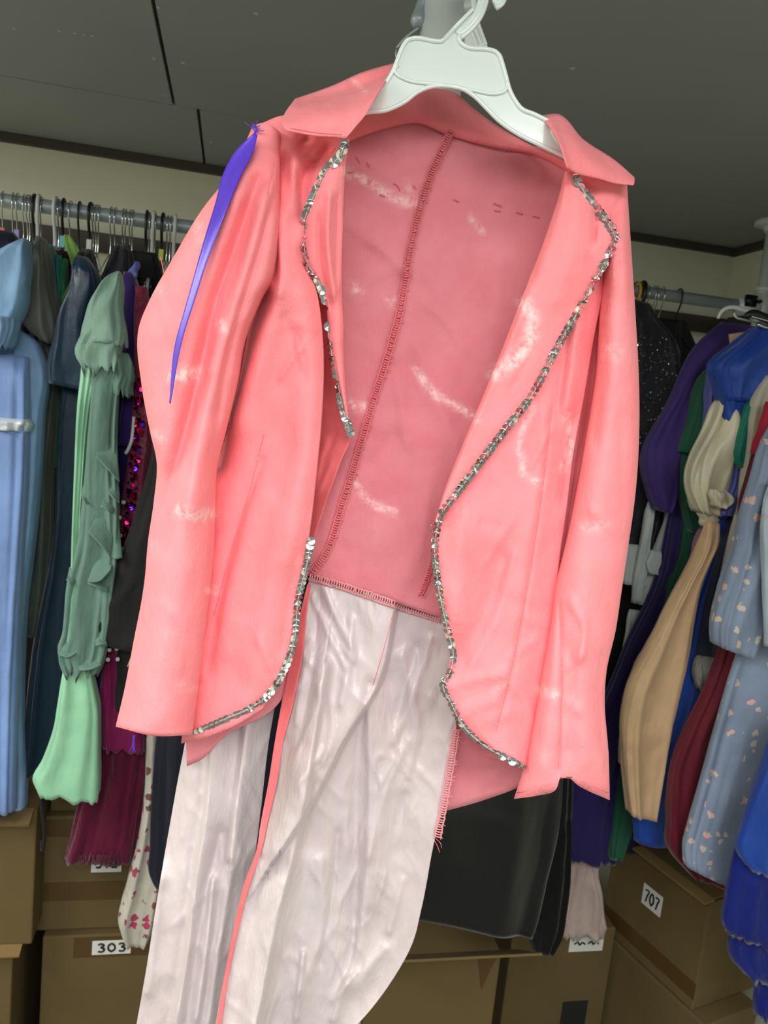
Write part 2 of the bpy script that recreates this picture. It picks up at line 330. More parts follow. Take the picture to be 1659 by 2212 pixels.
patch('lapel', 'lr', [[(1222,368),(1243,380)], [(1206,430),(1288,440)], [(1186,490),(1327,500)], [(1168,540),(1322,545)], [(1140,612),(1286,605)], [(1100,715),(1229,705)], [(1050,840),(1159,838)], [(1002,955),(1080,942)], [(960,1062),(1002,1042)], [(940,1128),(952,1108)]],
 MT['pink'], lambda U, V: -.014-.016*np.sqrt(np.clip(1-(.5*(U+1)*1.0-.25)**2, 0, 1))+.016*np.clip(-U-.7, 0, 1)**2*8, folds=[([(1290,430),(1282,520)],7,-.007), ([(1250,400),(1240,520),(1200,640)],30,.006), ([(1270,560),(1282,600)],8,-.004), ([(1130,670),(1060,830),(1000,960)],8,.003), ([(1180,480),(1150,600)],10,-.003), ([(1085,790),(1130,730)],6,.002), ([(1110,830),(1150,760)],8,-.002)], seed=15, nu=70)

# sleeves: closed tubes
def sleeve(key, rows, bf, bb, folds, off, seed, fade_top):
    nu = 72; R = np.array([cr([tuple(p[:2]) for p in r], nu) for r in rows])
    mid = R[:, nu//2]; L = np.concatenate([[0], np.cumsum(np.maximum(12, np.linalg.norm(np.diff(mid, axis=0), axis=1)))])
    nv = int(L[-1]/10); G = cr(R.reshape(len(R), -1), nv, L).reshape(nv, nu, 2); px, py = G[..., 0], G[..., 1]
    U, V = np.meshgrid(np.linspace(-1, 1, nu), np.linspace(0, 1, nv)); prof = np.sqrt(np.clip(1-np.abs(U)**2.6, 0, 1)); t = np.clip(V/fade_top, 0.25, 1)
    wrk = .0013*(n3(px, py, 110, seed, 130)+.4*n3(px, py, 50, seed+5))-.0008*creases(px, py, 70, seed)
    df = D0+off-bf*prof*t+fold_depth(px, py, folds)*np.clip((1-np.abs(U))*7, 0, 1)+wrk
    db = D0+off+bb*prof*t+.004*n3(px, py, 60, seed+2, 200)
    SURF[key] = [(px.ravel(), py.ravel(), df.ravel())]
    A = J(px, py, df); B = J(px[:, 1:-1], py[:, 1:-1], db[:, 1:-1])[:, ::-1]
    P = np.concatenate([A, B], 1); S = stain_of(px, py); S = np.concatenate([S, S[:, 1:-1][:, ::-1]], 1)
    return obj('sleeve', P, grid_faces(nv, P.shape[1], True), MT['pink'], jacket, solid=.0011, offset=-1, attr=S)
sl = sleeve('sl', [
 [(549,272),(575,266),(602,285)], [(500,375),(555,370),(602,400)], [(440,452),(530,460),(603,500)], [(375,560),(480,570),(590,600)], [(325,650),(440,660),(562,650)],
 [(303,705),(420,715),(533,720)], [(308,830),(410,840),(511,830)], [(326,930),(400,935),(489,920)], [(341,1000),(400,1005),(467,1010)], [(335,1080),(400,1085),(463,1090)], [(322,1170),(390,1180),(460,1190)],
 [(314,1260),(380,1270),(450,1290)], [(290,1390),(360,1400),(437,1400)], [(271,1490),(345,1500),(424,1500)], [(252,1570),(330,1588),(413,1588)]], .05, .035,
 [([(556,390),(505,540),(468,640),(432,800),(400,930),(374,1030),(342,1170)],19.5,-0.016), ([(530,380),(480,520),(425,690),(390,830),(352,990)],28.6,0.0096), ([(578,420),(528,600),(486,740),(452,870),(425,1000),(408,1090)],11.7,33.8,0.0128),
  ([(590,420),(553,560),(515,680),(486,800),(470,890)],11.7,-0.0096), ([(600,480),(575,590),(540,690)],18.2,0.0064), ([(470,900),(462,1000)],13,-0.0048), ([(345,480),(330,560)],26,0.004), ([(352,560),(366,650),(376,715)],5,-0.003),
  ([(330,640),(350,700),(370,760)],11.7,-0.004), ([(405,1060),(380,1300),(340,1560)],44.2,0.0064), ([(440,1120),(425,1300),(400,1560)],23.4,-0.003), ([(300,1420),(280,1550)],23.4,-0.004), ([(360,1380),(390,1440)],11.7,0.003), ([(350,1300),(400,1350)],10.4,0.002),
  ([(258,1557),(330,1574),(410,1575)],3,-0.0015), ([(480,700),(455,800)],11.7,0.0048), ([(345,760),(360,850)],18.2,-0.003)], -.014, 21, .12)
sr = sleeve('sr', [
 [(1296,392),(1352,396)], [(1308,480),(1358,490)], [(1308,570),(1364,580)], [(1297,690),(1371,690)], [(1290,800),(1377,800)], [(1275,900),(1379,900)], [(1249,1050),(1372,1050)], [(1222,1180),(1355,1180)], [(1200,1270),(1340,1280)],
 [(1190,1350),(1328,1360)], [(1172,1450),(1308,1450)], [(1158,1530),(1304,1520)], [(1140,1620),(1311,1610)], [(1124,1690),(1220,1680),(1314,1680)], [(1112,1726),(1160,1718),(1199,1706),(1214,1672),(1252,1698),(1315,1728)]], .04, .035,
 [([(1210,1310),(1213,1450),(1206,1665)],6,-0.004), ([(1195,1320),(1190,1480),(1170,1650)],20.8,0.0048), ([(1345,430),(1350,620)],15.6,0.004), ([(1312,620),(1302,800),(1285,950)],13,-0.0064), ([(1330,700),(1320,900),(1290,1100)],33.8,0.0056),
  ([(1270,1230),(1255,1400),(1265,1640)],33.8,0.0064), ([(1228,1400),(1240,1520),(1230,1620)],18.2,-0.0048), ([(1235,1300),(1262,1350),(1255,1420)],9,.005), ([(1300,1420),(1290,1500),(1300,1600)],15.6,-0.0056), ([(1250,1535),(1230,1520)],9.1,0.004), ([(1310,610),(1330,585),(1355,560)],4,-0.002), ([(1280,1100),(1330,1150)],10.4,0.003),
  ([(1340,900),(1345,1100)],15.6,-0.003), ([(1225,1440),(1260,1410)],9.1,0.003), ([(1283,1560),(1300,1660)],11.7,0.004)], .012, 22, .1)

# collar wings
patch('collar_wing', 'cl', [[(638,214),(720,185),(785,156),(852,137)], [(619,240),(710,214),(785,192),(840,166)], [(609,263),(700,248),(772,232),(812,210)], [(613,276),(690,274),(750,268),(788,250)], [(621,283),(685,294),(720,296),(747,299)]],
 MT['pink'], lambda U, V: .018-.075*np.sin(np.clip(V*1.25, 0, 1)*1.571), folds=[([(652,218),(745,197),(838,164)],13,-.016), ([(652,200),(735,176),(845,140)],5,.003), ([(780,262),(800,222),(838,170)],8,.006), ([(770,180),(740,215),(700,230)],14,-.005), ([(650,240),(720,250)],30,.006)], seed=31, step=5, wr=.0012)
patch('collar_wing', 'cr', [[(1168,250),(1205,247),(1258,300),(1332,350),(1370,384)], [(1194,285),(1226,290),(1272,330),(1332,370),(1370,391)], [(1212,320),(1242,335),(1282,360),(1332,386),(1369,398)], [(1224,362),(1246,374),(1292,386),(1332,397),(1366,400)]],
 MT['pink'], lambda U, V: -.01-.05*np.sin(np.clip(V*1.2, 0, 1)*1.571)*(.6-.4*U), folds=[([(1190,262),(1212,320),(1225,360)],7,.005), ([(1260,320),(1300,370)],26,.005)], seed=32, step=5, wr=.0012)

# tails with satin lining
TF = [([(852,1312),(818,1470),(742,1598),(682,1716),(606,1836)],80,4,.032), ([(700,1440),(668,1640),(640,1800),(592,2000),(548,2225)],62,14,.026), ([(700,1270),(760,1420),(742,1400)],9,.006), ([(675,1290),(725,1400),(745,1440)],7,.006), ([(690,1300),(680,1420),(650,1600)],12,-.006),
      ([(760,1340),(755,1430),(735,1520)],10,.006), ([(800,1480),(775,1600),(770,1900),(760,2100)],14,-.008), ([(795,1520),(800,1700),(790,1900),(770,2060),(720,2200)],9,16,.009), ([(815,1500),(830,1700),(800,1950)],20,.006),
      ([(870,1420),(900,1560),(880,1700)],14,.006), ([(930,1380),(890,1500),(850,1600)],12,.006), ([(900,1400),(860,1540)],14,-.006), ([(880,1600),(820,1750),(800,1850)],10,.004), ([(950,1500),(900,1640),(860,1780)],16,-.005),
      ([(690,1860),(700,2000),(650,2140)],16,.007), ([(730,1800),(715,1950),(690,2080)],9,-.006), ([(640,1860),(610,2000),(560,2212)],26,.008), ([(570,1860),(545,2000),(510,2212)],18,-.008), ([(620,1600),(600,1700),(560,1850)],16,-.007),
      ([(655,1450),(640,1560)],9,.005), ([(690,1480),(705,1560),(690,1640)],10,.005), ([(830,2050),(760,2130)],16,.006), ([(870,1900),(840,2010)],10,.005), ([(655,2060),(640,2200)],7,.008), ([(770,2100),(720,2160)],8,.005), ([(700,1620),(640,1700)],8,.003)]
patch('tail', 'tr', [[(670,1247),(760,1275),(850,1306),(958,1336)], [(648,1335),(760,1350),(850,1380),(972,1400)], [(624,1450),(790,1480),(975,1490)], [(598,1580),(800,1580),(986,1578)], [(579,1700),(780,1700),(962,1725)],
 [(556,1832),(750,1830),(938,1818)], [(519,1950),(720,1960),(910,1965)], [(489,2090),(700,2090),(882,2058)], [(472,2180),(680,2170),(832,2140)], [(462,2250),(640,2240),(786,2198)], [(455,2330),(600,2325),(730,2250)]],
 MT['lining'], lambda U, V: .062+.01*np.sin(3*U), folds=TF, nu=170, step=6, wr=.0026, wsc=46, wsy=110, seed=41, stain=False, crease=.0042, cy=2.4)
patch('tail', 'tl', [[(425,1460),(605,1469)], [(401,1600),(581,1600)], [(378,1720),(565,1735)], [(355,1850),(551,1850)], [(334,1980),(530,1980)], [(317,2090),(505,2100)], [(295,2212),(480,2220)], [(272,2340),(450,2350)]],
 MT['lining'], .088, folds=[([(455,1560),(450,1740),(425,1900),(400,2100),(380,2212)],8,44,.03), ([(535,1560),(510,1760),(500,1850)],8,30,.026), ([(475,1800),(440,1950),(400,2212)],14,-.012), ([(425,1650),(400,1850),(365,2100)],30,.008), ([(500,1880),(480,2000),(450,2212)],10,.008), ([(460,1900),(445,2060),(425,2200)],8,.008), ([(390,1640),(360,1850)],12,-.004), ([(350,1900),(320,2140)],14,.006)],
 nu=110, step=6, wr=.0026, wsc=44, wsy=120, seed=42, stain=False, crease=.004, cy=2.6)
def strip(name, key, L, R, mat, off, nu=7, step=10, parent=None, solid=.0007, it=2):
    Lp = cr(L, 60); Rp = cr(R, 60); n = max(12, int(np.linalg.norm(np.diff(Lp, axis=0), axis=1).sum()/step)); Lp = cr(Lp, n); Rp = cr(Rp, n)
    t = np.linspace(0, 1, nu)[None, :, None]; G = Lp[:, None]*(1-t)+Rp[:, None]*t
    d = surf(key, G.reshape(-1, 2), off).reshape(n, nu)
    for _ in range(it): d[1:-1] = (d[:-2]+2*d[1:-1]+d[2:])/4
    SURF.setdefault(name, []).append((G[..., 0].ravel(), G[..., 1].ravel(), d.ravel()))
    return obj(name, J(G[..., 0], G[..., 1], d), grid_faces(n, nu), mat, parent or jacket, solid=solid, attr=np.zeros((n, nu)))
bind = strip('tail_binding', 'tr', [(664,1262),(652,1310),(634,1396),(606,1532),(594,1600),(580,1690),(562,1785),(555,1833),(528,1908),(509,1987),(497,2047),(485,2107),(466,2222)], [(672,1262),(664,1310),(656,1396),(630,1532),(612,1600),(598,1690),(576,1785),(566,1833),(541,1908),(520,1987),(506,2047),(494,2107),(477,2222)], MT['pink_deep'], .004)
bind['label'] = 'salmon pink binding down the tail edge'
rib = strip('ribbon', 'sl', [(551,285),(509,327),(483,374),(467,434),(440,523),(419,598),(398,673),(379,741),(366,870)], [(556,292),(548,324),(521,377),(491,449),(466,514),(446,568),(422,643),(395,729),(368,872)], MT['purple_ribbon'], .015, it=40)
rib['label'] = 'purple satin ribbon pinned at the shoulder'
mb = MB()
for k in range(9):
    a = random.uniform(-2.6, -.3); p0 = (556+random.uniform(-4, 4), 282+random.uniform(-6, 6)); l = random.uniform(14, 34)
    pts = cr([p0, (p0[0]+l*.5*math.cos(a)+random.uniform(-4, 4), p0[1]+l*.5*math.sin(a)), (p0[0]+l*math.cos(a), p0[1]+l*math.sin(a)+3)], 8)
    mb.tube(spts('sl', pts, .006), .00035 if k else .0018, 5)
mb.build('frayed_end', MT['purple_ribbon'], rib); mb = MB()
for k in range(7):
    pts = cr([(290+random.uniform(-3, 3), 1588), (288+random.uniform(-5, 5), 1605), (286+random.uniform(-8, 8), 1625)], 6); mb.tube(J(pts[:, 0], pts[:, 1], np.full(6, D0+.012)), .0003, 5)
mb.build('frayed_end', MT['purple_ribbon'], rib)

# sequins: cupped discs on a thread
def trim(runs, parent_label):
    path = []; tr = MB()
    for key, pts in runs:
        q = resample(pts, 11.5); dd = surf(key, q, .0045)
        P = J(q[:, 0], q[:, 1], dd); tr.tube(P, .0005, 6); path.append((q, P))
    o = tr.build('sequin_trim', MT['thread'], jacket); o['label'] = parent_label
    return o, path
TL, PL = trim([('ll', [(744,312),(738,330),(707,366),(675,430),(655,490),(657,530),(662,562),(690,612),(705,660)]), ('ll', [(709,705),(713,745),(723,790),(733,845),(740,880),(757,935)]),
  ('fl', [(672,1168),(662,1222),(645,1290),(634,1390),(617,1440),(596,1480),(570,1510),(540,1530),(480,1556),(416,1584)])], 'silver sequin trim along the left-hand opening edge')
TR, PR = trim([('lr', [(1243,384),(1262,415),(1290,450),(1322,498),(1330,515),(1318,545),(1286,604),(1250,670),(1200,758),(1146,858),(1090,930),(1020,1022),(955,1106)]),
  ('fr', [(952,1110),(940,1165),(946,1260),(966,1358),(979,1420),(970,1456),(957,1476),(975,1520),(1000,1568),(1048,1612),(1090,1636),(1138,1660)])], 'silver sequin trim, tilted to mirror the dark, along the right-hand opening edge')
seqs = []
for o, path in ((TL, PL), (TR, PR)):
    for q, P in path:
        for i in range(len(P)): seqs.append((o, q[i], P[i]))
proto_me = None; rest = {id(TL): MB(), id(TR): MB()}
cnt = {id(TL): 0, id(TR): 0}; order = RS.permutation(len(seqs)); stuff = {}
for j in order:
    o, q, p = seqs[j]; k = id(o)
    view = unit(CAM-p); edge_on = (655 < q[0] < 715 and 470 < q[1] < 600) or (700 < q[0] < 745 and 650 < q[1] < 850) or (1225 < q[0] < 1312 and 545 < q[1] < 690)
    nrm = unit(view + RS.normal(0, .95 if edge_on else .2, 3) + (np.array((0, 0, -.6)) if q[0] > 900 else np.array((0, 0, -.12 if q[1] < 1190 or 1425 < q[1] < 1512 else -.62)))); r = .0041 if q[1] > 1100 or q[0] > 1100 else .0044  # discs tilted down by region so they mirror the dark floor
    if cnt[k] < 50:
        cnt[k] += 1
        if proto_me is None:
            t = MB(); t.disc((0, 0, 0), (0, 0, 1), 1, .08, 16, .18); tmp = t.build('sequin', MT['sequin'], None, smooth=False); proto_me = tmp.data; s = tmp; s.parent = o
        else:
            s = bpy.data.objects.new('sequin', proto_me); link(s, o)
        s.location = Vector(p - root_loc(o)); s.rotation_mode = 'QUATERNION'; s.rotation_quaternion = Vector((0, 0, 1)).rotation_difference(Vector(nrm)); s.scale = (r, r, r)
    else: rest[k].disc(p, nrm, r, r*.08, 16, r*.18)
for o in (TL, TR):
    e = rest[id(o)].build('sequin', MT['sequin'], o, smooth=False); e['kind'] = 'stuff'

# overlocked raw seams (ladder stitches) and top-stitching
def overlock(name, key, pts, w, mat, off=.002, step=5.5, fray=0):
    q = resample(pts, step); T = np.gradient(q, axis=0); T /= np.linalg.norm(T, axis=1)[:, None]; Nn = np.stack([-T[:, 1], T[:, 0]], 1); m = MB()
    for sgn in (-.5, .5):
        a = q+Nn*w*sgn+RS.normal(0, .5, q.shape); m.tube(spts(key, a, off), .0009, 6)
    for i in range(len(q)-1):
        j = RS.normal(0, 1.0, 2); a = np.array([q[i]+Nn[i]*w*.5, q[i]+T[i]*1.5+j*.4, q[i]-Nn[i]*w*.5+j, ]); m.tube(spts(key, cr(a, 5), [off, off+.0012, off+.0016, off+.0012, off]), .0008, 5)
        if fray and RS.rand() < fray:
            e = np.array([q[i]-Nn[i]*w*.5*np.sign(fray), q[i]-Nn[i]*(w*.5+RS.uniform(3, 9))+T[i]*RS.uniform(-4, 8)]); m.tube(spts(key, e, off+.001), .0004, 4)
    return m.build(name, mat, jacket)
overlock('seam', 'back', [(974,284),(930,380),(890,520),(862,680),(802,880),(742,1080),(692,1215),(672,1238)], 13, MT['pink_thread'], .005, fray=.12)['label'] = 'overlocked centre back seam'
overlock('seam', 'tr', [(668,1246),(720,1260),(782,1280),(860,1308),(955,1338)], 13, MT['pink_pale_thread'], .005, fray=.15)['label'] = 'overlocked waist seam above the lining'
overlock('seam', 'back', [(940,1192),(925,1240),(900,1308)], 9, MT['pink_thread'], .004, fray=.2)
overlock('seam', 'tr', [(985,1576),(972,1660),(958,1740),(945,1812)], 13, MT['pink_pale_thread'], .004, fray=.5)
m = MB()
for key, pts in [('sl', [(257,1559),(330,1576),(411,1577)]), ('fl', [(570,938),(538,1065),(496,1202),(462,1329)]), ('sl', [(347,556),(366,650),(377,725)]), ('fr', [(1192,884),(1173,1050),(1142,1250),(1097,1480),(1070,1585)]), ('sr', [(1208,1305),(1213,1450),(1206,1660)]),
                 ('sr', [(1312,606),(1335,585),(1358,556)]), ('tr', [(850,1316),(832,1390),(806,1480)]), ('cl', [(626,277),(685,287),(738,291)]), ('fl', [(585,318),(597,360),(600,420)]), ('sr', [(1116,1712),(1158,1704),(1196,1692)]), ('sr', [(1218,1664),(1254,1686),(1313,1712)])]:
    q = resample(pts, 6); P = spts(key, q, .0006); m = MB(); m.tube(P, .00042, 5); m.build('stitching', MT['pink_thread'], jacket)
m = MB()                                                            # loose threads
for pts in [[(770,338),(778,352)], [(792,350),(800,360)], [(750,372),(766,371)], [(850,395),(860,402),(864,412)], [(820,420),(832,424)], [(893,400),(899,408)], [(980,430),(992,436)], [(1066,438),(1084,446)], [(1068,454),(1082,456)], [(1115,458),(1130,462)], [(1150,466),(1166,470)], [(1088,320),(1090,330)]]:
    m = MB(); m.tube(spts('back', cr(pts, 5), .003), .0004, 4); m.build('loose_thread', MT['loose'], jacket)
for pts in [[(938,1815),(945,1828),(950,1842)], [(942,1812),(952,1822),(954,1832)], [(1050,1580),(1026,1600),(1034,1628),(1075,1642)], [(1232,362),(1222,352),(1226,342)], [(1236,366),(1228,356)], [(1320,478),(1332,490),(1326,500)], [(1322,486),(1336,505)], [(735,306),(748,300),(752,310)], [(724,320),(716,332)], [(404,1600),(396,1590)], [(470,1590),(462,1602)]]:
    m = MB(); m.tube(J(*cr(pts, 6).T, np.full(6, D0-.03 if pts[0][1] < 1000 else D0+.03)), .00035, 4); m.build('loose_thread', MT['loose'], jacket)
hk = MB(); q = cr([(934,1132),(930,1138),(931,1146),(936,1152)], 8); hk.tube(J(q[:, 0], q[:, 1], np.full(8, D0-.012)), .0007, 6); hk.build('hook_fastener', MT['chrome'], jacket)

# ------------------------------------------------------------------ the white hanger
DH = D0-.02
def C7(pts): return [(780+a/2.676, b/2.676) for a, b in pts]
def sm(pts, n): return cr(pts, n)
top_l = C7([(480,226),(462,240),(430,238),(300,222),(268,232),(245,262),(205,360),(180,420),(150,470),(75,560),(0,640),(-75,715),(-90,745)])
low = C7([(-60,735),(0,664),(150,636),(250,590),(330,530),(410,500),(500,497),(590,515),(660,560),(720,620),(800,700),(900,770),(1050,845),(1190,912),(1290,960),(1320,950)])
right = C7([(1300,910),(1170,845),(1120,790),(1105,745),(1110,722)])
top_r = C7([(1100,710),(1000,660),(930,630),(890,580),(860,520),(835,430),(815,360),(800,320),(775,297),(740,287),(600,266),(570,240),(568,205),(590,172),(640,130),(680,92)])
out = np.concatenate([sm(top_l, 40), sm(low, 60), sm(right, 10), sm(top_r, 50), np.array(C7([(645,55)]))])
hang = empty('clothes_hanger', tuple(J(np.array(975.), np.array(150.), DH)), 'white moulded plastic hanger holding the pink tailcoat', 'hanger')
def plate(name, o2, d, th, mat, parent, bevel=.0008):
    bm = bmesh.new(); base = root_loc(parent)
    vs = [bm.verts.new(Vector(p-base)) for p in J(o2[:, 0], o2[:, 1], np.full(len(o2), d))]
    f = bm.faces.new(vs); f.normal_update(); bmesh.ops.triangulate(bm, faces=[f], ngon_method='EAR_CLIP'); r = bmesh.ops.extrude_face_region(bm, geom=bm.faces[:])
    hv = HEAD*th
    for v in [g for g in r['geom'] if isinstance(g, bmesh.types.BMVert)]: v.co += Vector(hv)
    bmesh.ops.recalc_face_normals(bm, faces=bm.faces[:])
    me = bpy.data.meshes.new(name); bm.to_mesh(me); bm.free(); me.materials.append(mat); o = bpy.data.objects.new(name, me); link(o, parent); return o
plate('body', out, DH, .0035, MT['hanger_white'], hang)
m = MB(); rim = np.concatenate([out, out[:1]]); rim = rim[np.concatenate([[True], np.linalg.norm(np.diff(rim, axis=0), axis=1) > 1])]
m.tube(J(rim[:, 0], rim[:, 1], np.full(len(rim), DH-.0005)), .0021, 8, closed=True); m.build('rim', MT['hanger_white'], hang)
panel = sm(C7([(215,375),(192,400),(205,428),(250,455),(450,488),(640,520),(790,540),(825,530),(845,500),(842,470)]), 50)
m = MB(); m.tube(J(panel[:, 0], panel[:, 1], np.full(50, DH-.0008)), .0017, 8); m.build('panel_edge', MT['hanger_white'], hang)
hk2 = sm([(990,78),(1010,62),(1034,30),(1045,-5),(1042,-60),(1048,-130),(1078,-175),(1112,-160),(1124,-110),(1105,-50),(1086,-10),(1078,6),(1068,12)], 70)
m = MB()
for o_ in (-7, 7):
    T = np.gradient(hk2, axis=0); T /= np.linalg.norm(T, axis=1)[:, None]; q = hk2+np.stack([-T[:, 1], T[:, 0]], 1)*o_; m.tube(J(q[:, 0], q[:, 1], np.full(70, DH-.0003)), .0021, 8)
m.tube(J(hk2[:, 0], hk2[:, 1], np.full(70, DH+.0012)), np.interp(np.arange(70), [0, 20, 69], [.004, .0042, .0035]), 10)
m.build('hook', MT['hanger_white'], hang)
# second white hanger turned edge-on behind it
h2 = empty('clothes_hanger', tuple(J(np.array(1035.), np.array(90.), D0+.035)), 'second white plastic hanger seen edge-on behind the first', 'hanger')
o2 = sm([(1005,52),(1024,38),(1031,36),(1036,48),(1052,96),(1058,150),(1050,185),(1030,188),(1015,150),(1005,90)], 40)
plate('body', o2, D0+.03, .012, MT['hanger_white'], h2)
m = MB()
for pts in ([(1014,55),(1030,100),(1036,140)], [(1022,52),(1040,98),(1046,140)], [(1032,46),(1050,96)], [(1010,56),(1034,46)], [(1024,104),(1052,93)]):
    q = sm(pts, 8); m.tube(J(q[:, 0], q[:, 1], np.full(8, D0+.03)), .0016, 6)
m.build('rib', MT['hanger_white'], h2)
q = sm([(1028,40),(1024,10),(1022,-50),(1030,-90),(1045,-110),(1060,-100)], 20); m = MB(); m.tube(J(q[:, 0], q[:, 1], np.full(20, D0+.038)), .003, 8); m.build('hook', MT['hanger_white'], h2)

# pole behind the hanger, with its clamp and the short rail arm the hangers hook on
_p = J(np.array(962.), np.array(40.), .905); PX, PY = float(_p[0]), float(_p[1]); ZC = 2.443
pole = empty('clothes_rack_pole', (PX, PY, 0), 'silver tube pole rising behind the white hanger', 'pole')
m = MB(); m.tube([(PX, PY, 0), (PX, PY, .8), (PX, PY, 1.6), (PX, PY, ZC)], .0258, 32); m.build('tube', MT['steel'], pole)
zc = float(J(np.array(962.), np.array(-16.), .88)[2])
m = MB(); m.tube([(PX, PY, zc), (PX, PY, zc+.012)], .0285, 32); m.tube([(PX, PY, zc+.012), (PX, PY, zc+.02)], .027, 32); m.tube([(PX, PY, zc+.02), (PX, PY, zc+.06)], .029, 32); m.build('collar', MT['steel'], pole)
m = MB(); q = sm([(915,0),(908,18),(905,45),(903,62)], 10); m.tube(J(q[:, 0], q[:, 1], np.full(10, .9)), [.006]*4+[.007, .0085, .0095, .0095, .008, .005], 10)
q = sm([(905,60),(896,66),(880,78),(866,92),(857,104)], 12); m.tube(J(q[:, 0], q[:, 1], np.full(12, .895)), .0014, 8)
q = sm([(857,104),(855,118),(858,130)], 6); m.tube(J(q[:, 0], q[:, 1], np.full(6, .9)), .001, 6); m.build('clamp_lever', MT['rail'], pole)
ra = J(np.array(1085.), np.array(-142.), DH); m = MB(); rz = float(ra[2])
m.tube([ra-HEAD*.02, ra+HEAD*.0, ra+HEAD*.12], .007, 16); e = ra+HEAD*.12; m.tube([e, (PX, PY, rz)], .007, 16); m.build('rail_arm', MT['steel'], pole)
# ------------------------------------------------------------------ room
XR, YB, XL, YF = 1.545, 2.30, -2.2, -2.6
def room_mat(n, rgb, bump=.05, rough=.8, streak=False):
    m, nt, b = mat_new(n); c = lin(rgb)
    tc = N(nt, 'ShaderNodeTexCoord'); mp = N(nt, 'ShaderNodeMapping'); mp.inputs['Scale'].default_value = (.25, 1, 5) if streak else (1, 1, 1); nt.links.new(tc.outputs['Object'], mp.inputs[0])
    no = N(nt, 'ShaderNodeTexNoise', Scale=3, Detail=6); nt.links.new(mp.outputs[0], no.inputs['Vector'])
    nt.links.new(mix(nt, no.outputs[0], tuple(v*1.08 for v in c), tuple(v*.9 for v in c)), b.inputs['Base Color'])
    b.inputs['Roughness'].default_value = rough
    bp = N(nt, 'ShaderNodeBump', Strength=bump, Distance=.01); nt.links.new(no.outputs[0], bp.inputs['Height']); nt.links.new(bp.outputs[0], b.inputs['Normal'])
    return m
MT['wall'] = room_mat('cream_painted_wall', (226, 225, 204), streak=True)
MT['ceil'] = room_mat('grey_ceiling_board', (150, 153, 153), bump=.03)
MT['floor'] = room_mat('grey_vinyl_floor', (92, 90, 86))
MT['trim'] = plain('dark_brown_trim', (66, 60, 52), rough=.6)
MT['dimple'] = plain('ceiling_screw_head', (190, 190, 186), rough=.5)
def struct(name, m, mat, **k):
    o = m.build(name, mat, smooth=False, **k); o['kind'] = 'structure'; return o
m = MB(); m.box(((XL+XR)/2, (YB+YF)/2, -.03), XR-XL, YB-YF, .06); struct('floor', m, MT['floor'])
m = MB(); m.box(((XL+XR)/2, YB+.04, ZC/2), XR-XL+.16, .08, ZC+.1); struct('wall_back', m, MT['wall'])
m = MB(); m.box((XR+.04, (YB+YF)/2, ZC/2), .08, YB-YF, ZC+.1); struct('wall_right', m, MT['wall'])
m = MB(); m.box((XL-.04, (YB+YF)/2, ZC/2), .08, YB-YF, ZC+.1); struct('wall_left', m, MT['wall'])
ys = 1.857; m = MB(); g = .0035
m.box(((XL+XR)/2, (YB+YF)/2, ZC+.04), XR-XL, YB-YF, .04)
for x0, x1, y0, y1 in [(XL, -.115, ys, YB), (-.115, XR, ys, YB), (XL, -.166, .6, ys), (-.166, XR, .6, ys), (XL, -.166, YF, .6), (-.166, XR, YF, .6)]:
    m.box(((x0+x1)/2, (y0+y1)/2, ZC+.01), x1-x0-2*g, y1-y0-2*g, .02)
ceil = struct('ceiling', m, MT['ceil'])
m = MB()
for px, py, r in [(553,29,.006), (332,126,.006), (396,136,.006), (1237,147,.006), (30,61,.004), (128,67,.004), (162,72,.004), (181,75,.004), (199,77,.004), (357,206,.004), (342,16,.004), (379,234,.003), (455,307,.005)]:
    p = Zp(np.array(float(px)), np.array(float(py)), ZC); m.disc((p[0], p[1], ZC-.001), (0, 0, -1), r*.7, .001, 10)
d = m.build('screw_heads', MT['dimple'], ceil, smooth=False)
m = MB(); m.box(((XL+XR)/2, YB-.012, 2.199), XR-XL, .024, .05); struct('trim_1', m, MT['trim'])
m = MB(); m.box((XR-.012, 1.2, 2.199), .024, 2.1, .05); struct('trim_2', m, MT['trim'])
m = MB(); m.box(((XL+XR)/2, YB-.012, ZC-.012), XR-XL, .02, .02); m.box((XR-.01, (YB+YF)/2, ZC-.012), .02, YB-YF, .02); struct('trim_3', m, MT['trim'])

# ------------------------------------------------------------------ rails and post
RY, RZ, RR = 1.95, 2.21, .0158
t = empty('clothes_rail', (0, RY, RZ), 'long grey tube rail along the back wall full of hangers', 'rail')
m = MB(); m.tube([(x, RY, RZ) for x in (XL, -1, 0, 1, 1.40)], RR, 20); m.build('tube', MT['rail'], t)
PXR = float(W(np.array(1653.), np.array(600.), RY)[0])
post = empty('clothes_rack_post', (PXR, RY, 0), 'shiny silver post with clamp at the right end of the back rail', 'post')
m = MB(); m.tube([(PXR, RY, 0), (PXR, RY, 1.2), (PXR, RY, ZC)], .0165, 24); m.build('tube', MT['steel'], post)
m = MB(); m.tube([(PXR, RY, ZC-.012), (PXR, RY, ZC)], .05, 24); m.tube([(PXR, RY, ZC-.03), (PXR, RY, ZC-.012)], [.02, .03], 24); m.build('flange', MT['steel'], post)
m = MB(); m.tube([(PXR, RY, RZ-.03), (PXR, RY, RZ+.04)], .022, 24); m.tube([(PXR-.075, RY, RZ), (PXR-.01, RY, RZ)], .0215, 20); m.tube([(PXR, RY, RZ+.046), (PXR, RY, RZ+.058)], .0215, 24); m.build('clamp', MT['steel'], post)
m = MB(); m.box((PXR-.05, RY-.024, RZ+.012), .03, .014, .03); m.tube([(PXR-.03, RY-.03, RZ+.012), (PXR-.03, RY-.04, RZ+.012)], .005, 10); m.build('clamp_screw', MT['black_metal'], post)
t = empty('clothes_rail', (PXR, 1.2, RZ-.05), 'short side rail running from the silver post toward the viewer', 'rail')
